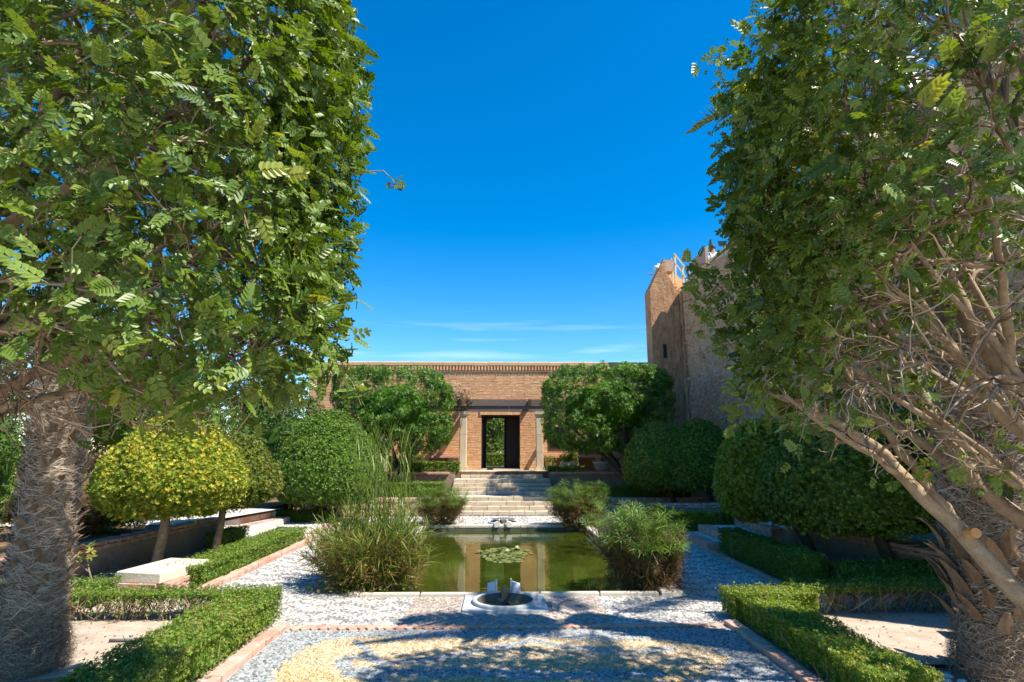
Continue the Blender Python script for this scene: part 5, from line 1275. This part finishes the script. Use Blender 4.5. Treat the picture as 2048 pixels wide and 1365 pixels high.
def frond_mesh(L=2.3, n=62):
    V = []; F = []; tone = []
    def P(s): return np.array([0, L * s * (1 - .12 * s), .55 * L * s * .35 - .62 * L * s ** 2.2 * .6])
    K = 14
    for i in range(K + 1):
        s = i / K; p = P(s); w = .022 * (1 - s * .85); V += [p + [-w, 0, 0], p + [w, 0, 0], p + [0, 0, w * .8]]
    for i in range(K):
        for a, b in ((0, 1), (1, 2), (2, 0)): F.append([3 * i + a, 3 * i + b, 3 * i + 3 + b, 3 * i + 3 + a]); tone.append(.9)
    for i in range(n):
        s = .14 + .85 * i / n; p = P(s); ll = .46 * math.sin(math.pi * min(1, .18 + s * .82)) + .10
        for sg in (-1, 1):
            d = norm(np.array([[sg * .80, .60 + .3 * s, rng.uniform(-.05, .35)]]))[0]; dn = np.array([0, 0, -1.]); b = len(V); w = .017
            q = np.array([0, 1, .3]) * w
            m1 = p + d * ll * .5 + dn * ll * .04; e = p + d * ll + dn * ll * .22
            V += [p - q * .6, p + q * .6, m1 + q, m1 - q, e]; F.append([b, b + 1, b + 2, b + 3]); tone.append(rng.uniform(.1, .8)); F.append([b + 3, b + 2, b + 4, b + 4][:3] + [b + 4]); tone.append(tone[-1])
    F4 = np.array([f for f in F if len(set(f)) == 4]); i3 = [(f[0], f[1], f[2]) for f in F if len(set(f)) == 3]; t4 = [t for f, t in zip(F, tone) if len(set(f)) == 4]; t3 = [t for f, t in zip(F, tone) if len(set(f)) == 3]
    me = raw_mesh('frond', np.array(V), [F4, np.array(i3)], np.array(t4 + t3)); me.materials.append(M['frond']); return me
FR = [frond_mesh(), frond_mesh(2.1), frond_mesh(2.5)]
def palm(label, base, R0, H, seed, boots_lo, skirt, nf=26, az_bias=None, rootr=1.5, ftone=0.):
    t = thing('palm_tree', label, 'palm tree', base, 'palm trees either side of the view'); bx, by, _ = base
    def rad(z): return R0 * (1 + (rootr - 1) * math.exp(-(z / .30) ** 2) + .05 * math.sin(z * 3 + seed))
    mb = MB(); zs = np.arange(-.05, H + .01, .08); mb.tube([(bx, by, z) for z in zs], [rad(max(z, 0)) - .03 for z in zs], 22, .25, .05); mb.build('trunk', M['fibre'], t)
    bm_ = boot_meshes(.17, .13); n = 0; z = boots_lo
    while z < H:
        a = n * 2.39996 + seed
        o = link('leaf_base', bm_[rng.integers(5)], None, t, (bx + math.cos(a) * (rad(z) + .0), by + math.sin(a) * (rad(z) + .0), z), a - math.pi / 2 + rng.normal(0, .15))
        s = rng.uniform(.45, .85) * (skirt * 1.25 if z < 1.0 and skirt > 1.3 else 1.0); o.scale = (s, s * 1.3, s * rng.uniform(.8, 1.1) )
        o.rotation_euler[0] = rng.uniform(-.05, .16) if skirt > 1.3 else rng.uniform(-.22, .05)
        z += (.0135 if z < 1.0 else .0165) if z < 2.4 else .04; n += 1
    # fibres wrapped slantwise round the trunk, and the tangled root mass at its foot
    nfib = 13000; Z = rng.uniform(.02, min(H, 2.9), nfib); A = rng.uniform(0, 6.283, nfib)
    rr = np.array([rad(z) for z in Z]) + rng.uniform(-.01, .03, nfib)
    nrm_ = np.c_[np.cos(A), np.sin(A), np.zeros(nfib)]; tan = np.c_[-np.sin(A), np.cos(A), np.zeros(nfib)]
    sgn = np.sign(rng.normal(0, 1, nfib))[:, None]; D = norm(tan * sgn * rng.uniform(.4, 1.2, (nfib, 1)) + np.array([0, 0, 1]) * rng.normal(.15, .45, (nfib, 1)) + nrm_ * (rng.uniform(-.02, .07, (nfib, 1)) + .4 * (rng.random((nfib, 1)) < .03)))
    Pf = np.c_[bx + np.cos(A) * rr, by + np.sin(A) * rr, Z]
    bl = blade(3, 1., .028, .34); bl2 = (bl[0] + np.c_[.9 * bl[0][:, 1] * (1 - bl[0][:, 1]), np.zeros(len(bl[0])), np.zeros(len(bl[0]))], bl[1])
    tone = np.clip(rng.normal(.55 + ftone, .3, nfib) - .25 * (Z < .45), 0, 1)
    lenf = rng.uniform(.08, .24, nfib)
    RB = basis_y(D, nrm_); SCF = np.c_[lenf * rng.uniform(.6, 1.6, nfib), lenf, lenf]; hf = nfib // 2; SCF[hf:, 0] *= rng.choice([-1, 1], nfib - hf)
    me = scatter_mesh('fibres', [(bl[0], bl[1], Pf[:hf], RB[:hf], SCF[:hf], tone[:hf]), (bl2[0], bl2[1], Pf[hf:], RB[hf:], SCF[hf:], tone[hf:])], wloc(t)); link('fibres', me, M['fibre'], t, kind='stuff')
    nr = 5000; Z = rng.uniform(0, .42, nr) ** 1.0; A = rng.uniform(0, 6.283, nr); rr = np.array([rad(z) for z in Z]) + rng.uniform(-.03, .05, nr)
    nrm_ = np.c_[np.cos(A), np.sin(A), np.full(nr, .2)]; D = norm(nrm_ * .25 + rng.normal(0, .7, (nr, 3)))
    lenf = rng.uniform(.03, .075, nr)
    me = scatter_mesh('root_tangle', [(bl2[0], bl2[1], np.c_[bx + np.cos(A) * rr, by + np.sin(A) * rr, Z], basis_y(D, norm(nrm_)), np.c_[lenf * 2.6, lenf, lenf], np.clip(rng.normal(.4 + ftone, .25, nr), 0, 1))], wloc(t)); link('root_tangle', me, M['fibre'], t, kind='stuff')
    for i in range(nf):
        a = i * 2.39996 + seed * 1.3; e = math.radians(65 - 100 * (i / nf)) 
        o = link('frond', FR[i % 3], None, t, (bx + math.cos(a) * .15, by + math.sin(a) * .15, H + .05 - .2 * i / nf), 0)
        o.rotation_euler = (e, 0, a - math.pi / 2)
    return t
palm('thick fibrous palm trunk with matted root base in the left foreground', (-4.07, 5.42, 0), .212, 5.0, 1, .50, 1.1, 18, rootr=1.42)
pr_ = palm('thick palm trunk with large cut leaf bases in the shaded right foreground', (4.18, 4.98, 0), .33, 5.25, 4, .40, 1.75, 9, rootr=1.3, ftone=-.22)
for az_, dz_, sc_, e_ in ((3.10, .02, .98, .02), (3.02, -.12, .92, -.16), (3.3, -.22, .90, -.22)):
    o = link('frond', FR[2], None, pr_, (4.18 + math.cos(az_) * .15, 4.98 + math.sin(az_) * .15, 5.25 + dz_), 0); o.rotation_euler = (e_, 0, az_ - math.pi / 2); o.scale = (sc_,) * 3

# ------------------------------------------------------------------ REEDS AND SEDGES
BL = blade(5, 1., .035, .30); BLS = blade(4, 1., .05, .22); BLX = blade(3, 1., .06, .1)
def reed_clump(label, c, rx, ry, h, seed, nsed, ntall, mat, group='waterside reed clumps', umb=0, dead=.3, low_green=0, tallh=2.2, cat='reeds', umb_tone=.85):
    t = thing('reed_clump', label, cat, (c[0], c[1], 0), group); c = np.array([c[0], c[1], 0.])
    def base_pts(n, s=.6): 
        a = rng.uniform(0, 6.28, n); r_ = np.sqrt(rng.random(n)); return np.c_[c[0] + np.cos(a) * r_ * rx * s, c[1] + np.sin(a) * r_ * ry * s, np.full(n, -.05)], np.c_[np.cos(a) * r_, np.sin(a) * r_, np.zeros(n)]
    # fanning stems, each carrying its own leaves
    nst = nsed // 14; B, o_ = base_pts(nst); mb = MB(); tips = []; LP = []; LD = []; LF = []
    for i in range(nst):
        hh = h * rng.uniform(.40, 1.0) * (1 - .25 * np.linalg.norm(o_[i, :2]) ** 2); e = B[i] + np.array([o_[i, 0] * rx * .85, o_[i, 1] * ry * .85, hh]) + rng.normal(0, .06, 3); m_ = B[i] * .55 + e * .45 + np.array([0, 0, hh * .13])
        mb.tube([B[i], m_, e], [.0045, .004, .002], 3, rng.uniform(0, .9)); tips.append(e)
        k = 14; f = rng.uniform(.18, 1.0, k) ** .8; q = (1 - f)[:, None] ** 2 * B[i] + 2 * ((1 - f) * f)[:, None] * m_ + (f ** 2)[:, None] * e
        sd = norm((e - m_)[None])[0]; LP.append(q); LD.append(norm(sd * .8 + rng.normal(0, .55, (k, 3)) + [0, 0, .15])); LF.append(q[:, 2] / h)
    tips = np.array(tips); mb.build('stems', mat, t, kind='stuff')
    P_ = np.vstack(LP); D = np.vstack(LD); fz = np.concatenate(LF); n = len(P_); ll = h * rng.uniform(.10, .24, n)
    tone = np.clip(.12 + .70 * fz + rng.normal(0, .25, n), 0, 1)
    m = np.ones(n, bool) if not umb else rng.random(n) < .35
    me = scatter_mesh('leaves', [(BLS[0], BLS[1], P_[m], basis_y(D, norm(rng.normal(0, .5, (n, 3)) + [0, 0, 1]))[m], np.c_[ll * 1.1, ll, ll][m], tone[m])], wloc(t)); link('leaves', me, mat, t, kind='stuff')
    if umb:
        m = (~m) & (rng.random(n) < .33) & (fz > .25); k = int(m.sum())
        me = scatter_mesh('side_umbrellas', [(UMB[0], UMB[1], P_[m], basis_z(norm(D[m] + rng.normal(0, .3, (k, 3)))), rng.uniform(.07, .13, k), np.clip(-.15 + .95 * fz[m] + rng.normal(0, .22, k), 0, 1))], wloc(t)); link('side_umbrellas', me, mat, t, kind='stuff')
    nd = int(nsed * dead); B, o_ = base_pts(nd, 1.0); fz = rng.random(nd); P_ = B + np.c_[o_[:, :2] * .12, h * .62 * fz]; D = norm(o_ * .4 + rng.normal(0, .6, (nd, 3)) + [0, 0, .25]); ll = h * rng.uniform(.08, .18, nd)
    me = scatter_mesh('dead_leaves', [(BLS[0], BLS[1], P_, basis_y(D, norm(rng.normal(0, 1, (nd, 3)))), np.c_[ll * 1.1, ll, ll], rng.random(nd))], wloc(t)); link('dead_leaves', me, M['dead'], t, kind='stuff')
    if umb:
        idx = rng.choice(len(tips), min(umb, len(tips)), replace=False); Q = tips[idx].copy(); k = len(Q); Q[:, 2] = np.maximum(Q[:, 2], h * .5)
        me = scatter_mesh('leaf_umbrellas', [(UMB[0], UMB[1], Q, basis_z(norm(rng.normal(0, .35, (k, 3)) + [0, 0, 1])), rng.uniform(.11, .19, k), np.clip(rng.normal(umb_tone, .15, k), 0, 1))], wloc(t)); link('leaf_umbrellas', me, mat, t, kind='stuff')
    for i in range(ntall):
        b = base_pts(1, .8)[0][0]; b[0] = c[0] + (rng.random() - .35) * rx * 1.3
        hh = tallh * rng.uniform(.55, 1.0); e = b + np.array([rng.normal(0, .10), rng.normal(0, .08), hh]); mid = (b + e) / 2 + rng.normal(0, .03, 3)
        mb = MB(); mb.tube([b, mid, e], [.008, .006, .002], 5, .6); cane = mb.build('cane', M['reed'], t)
        k = 13; s_ = np.linspace(.30, 1, k); P_ = b + (e - b) * s_[:, None]; a = np.arange(k) * 2.6 + rng.random(); el = .9 + .45 * s_
        D = np.c_[np.cos(a) * np.cos(el), np.sin(a) * np.cos(el) * .8, np.sin(el)]; ll = rng.uniform(.28, .48, k) * (1.15 - .35 * s_)
        me = scatter_mesh('blades', [(BL[0], BL[1], P_, basis_y(D, norm(np.c_[-D[:, :2], np.full(k, .6)])), np.c_[ll * .9, ll, ll], np.clip(rng.normal(.72, .15, k), 0, 1))], wloc(t)); link('blades', me, M['reed'], t)
    if low_green:
        P_ = np.c_[rng.normal(c[0] - .1, .25, low_green), rng.normal(c[1] - ry * .75, .10, low_green), rng.random(low_green) ** 1.5 * .38]
        foliage(t, P_, norm(rng.normal(0, 1, P_.shape) + [0, -.5, .8]), M['box_br'], .035, ROS5, 0, name='creeping_shoots', tone0=.7)
    return t
reed_clump('tall feathery reed clump at the near left corner of the pool', (-1.80, 8.40), .62, .50, 1.15, 1, 7800, 46, M['reed'], low_green=420, tallh=2.3)
reed_clump('dense papyrus clump with sunlit umbrella leaves at the near right corner of the pool', (2.03, 8.42), .37, .44, 1.10, 2, 8000, 0, M['sedge'], umb=420, dead=.7)
reed_clump('bushy green and tan sedge clump at the far left corner of the pool', (-1.50, 15.0), .48, .38, 1.05, 3, 3600, 0, M['sedge'], umb=260, dead=.30)
reed_clump('bushy sedge clump at the far right corner of the pool', (1.95, 14.75), .58, .40, 1.15, 4, 4000, 0, M['sedge'], umb=320, dead=.28, umb_tone=.75)
reed_clump('sparse grassy sedge leaning over the right pool edge between the two right clumps', (2.10, 12.0), .32, .9, .85, 5, 600, 0, M['sedge'], umb=60, dead=.1)

# ------------------------------------------------------------------ HOSES, STONES, LITTER
def hose(label, pts, r_, mat):
    pts = np.array(pts, float); k = len(pts); tt = np.linspace(0, k - 1, (k - 1) * 6 + 1); P_ = np.stack([np.interp(tt, np.arange(k), pts[:, j]) for j in range(3)], 1)
    for _ in range(6): P_[1:-1] = (P_[:-2] + P_[1:-1] * 2 + P_[2:]) / 4
    mb = MB(); mb.tube(P_, r_, 7); tag(mb.build('garden_hose', mat, smooth=True), label, 'hose', 'irrigation hoses')
hose('brown hose curling over bare soil by the left palm', [(-3.3, 5.8, .0), (-2.95, 5.78, .0), (-2.98 + .12, 5.65, 0), (-2.95, 5.45, 0), (-3.2, 5.22, 0), (-3.5, 5.15, 0), (-3.9, 5.0, 0)], .012, M['hose_b'])
hose('straight grey hose running from the left palm to the front hedge', [(-3.8, 6.1, .0), (-3.2, 6.12, .0), (-2.6, 6.2, .0)], .014, M['hose_g'])
ring = [(3.72 + .36 * math.cos(a) , 5.0 + .26 * math.sin(a), 0) for a in np.linspace(.4, 5.9, 12)]
hose('dark hose looped round white pebbles at the foot of the right palm', ring, .014, M['black'])
t = thing('stone_pile', 'little pile of white stones inside the dark hose loop', 'stones', (3.7, 5.0, 0))
sm2 = []
for i in range(4):
    u = norm(rng.normal(0, 1, (1, 3))); mb = MB(); mb.lathe((0, 0, 0), [(.001, -.5), (.42, -.3), (.55, 0), (.38, .32), (.001, .42)], 7); V = mb.V[0] + rng.normal(0, .05, mb.V[0].shape)
    me = raw_mesh('stone', V, [np.vstack(mb.F4)], np.concatenate(mb.t4)); me.materials.append(M['marble']); sm2.append(me)
for i in range(22):
    s = rng.uniform(.025, .07); o = piece('stone', sm2, (3.66 + rng.normal(0, .12), 4.98 + rng.normal(0, .09), s * .35 - .02), t, rng.random() * 6, (s * 1.3, s, s * .8))
k = 170; X = rng.uniform(-1.75, 2.05, k); Yp = rng.uniform(7.9, 14.7, k); X = np.where(rng.random(k) < .55, np.where(rng.random(k) < .5, -1.75 + rng.random(k) * .25, 2.05 - rng.random(k) * .25), X)
me = scatter_mesh('floating_leaves', [(np.array([[0, 0, 0], [.5, .2, .05], [1, 0, 0], [.5, -.2, .05]]), np.array([[0, 1, 2, 3]]), np.c_[X, Yp, np.full(k, -.107)], basis_z(norm(rng.normal(0, .06, (k, 3)) + [0, 0, 1])), rng.uniform(.02, .05, k), rng.random(k))])
o = link('floating_leaves', me, M['lily'], kind='stuff'); tag(o, 'scattered leaves floating near the edges of the pool', 'leaf litter')
# fallen leaves and grit
n = 5200; X = rng.uniform(-7, 7, n); Yp = rng.uniform(4.3, 13, n); m = (np.abs(X - .05) > 2.5) & ~((np.abs(X) < 3.95) & (Yp > 6.5)); X = X[m]; Yp = Yp[m]; n = len(X)
me = scatter_mesh('fallen_leaves', [(np.array([[0, 0, 0], [.5, .2, .12], [1, 0, 0], [.5, -.2, .1]]), np.array([[0, 1, 2, 3]]), np.c_[X, Yp, np.full(n, -.012)], basis_z(norm(rng.normal(0, .15, (n, 3)) + [0, 0, 1])), rng.uniform(.02, .05, n), rng.random(n))])
o = link('fallen_leaves', me, M['dead'], kind='stuff'); tag(o, 'dry fallen leaves strewn over the garden soil', 'leaf litter')
n = 260; X = rng.uniform(-3.7, 3.7, n); Yp = rng.uniform(4.8, 9, n); m = ~((X > -1.9) & (X < 2.2) & (Yp > 7.7)) & ((Yp > 6.6) | (np.abs(X) < 2.2)); X = X[m]; Yp = Yp[m]; n = len(X)
me = scatter_mesh('path_litter', [(np.array([[0, 0, 0], [.5, .2, .12], [1, 0, 0], [.5, -.2, .1]]), np.array([[0, 1, 2, 3]]), np.c_[X, Yp, np.full(n, .006)], basis_z(norm(rng.normal(0, .15, (n, 3)) + [0, 0, 1])), rng.uniform(.012, .03, n), rng.random(n))])
o = link('path_litter', me, M['dead'], kind='stuff'); tag(o, 'few dry leaves scattered on the pebble paving', 'leaf litter')
n = 3000; X = rng.uniform(-7, 7, n); Yp = rng.uniform(4.3, 11, n); m = (np.abs(X - .05) > 2.55) & ~((np.abs(X) < 3.95) & (Yp > 6.5)); P = np.c_[X, Yp, np.full(n, -.024)][m]; n = len(P); g = rng.uniform(.25, .6, n)
o = pebble_mesh('soil_grit', P, rng.uniform(.008, .03, n), rng.uniform(0, 6, n), np.c_[g, g * .85, g * .7]); tag(o, 'small stones and grit on the bare soil', 'grit')
for nm, lb, ct in (('mosaic_pebbles', 'pebble mosaic of golden scroll shapes on grey stones in the foreground', 'pebble mosaic'), ('paving_pebbles', 'white and grey wave patterned pebble paving round the pool', 'pebble paving')):
    tag(bpy.data.objects[nm], lb, ct)
print('TRIS', sum(len(o.data.loops) - 2 * len(o.data.polygons) for o in S.objects if o.type == 'MESH'))
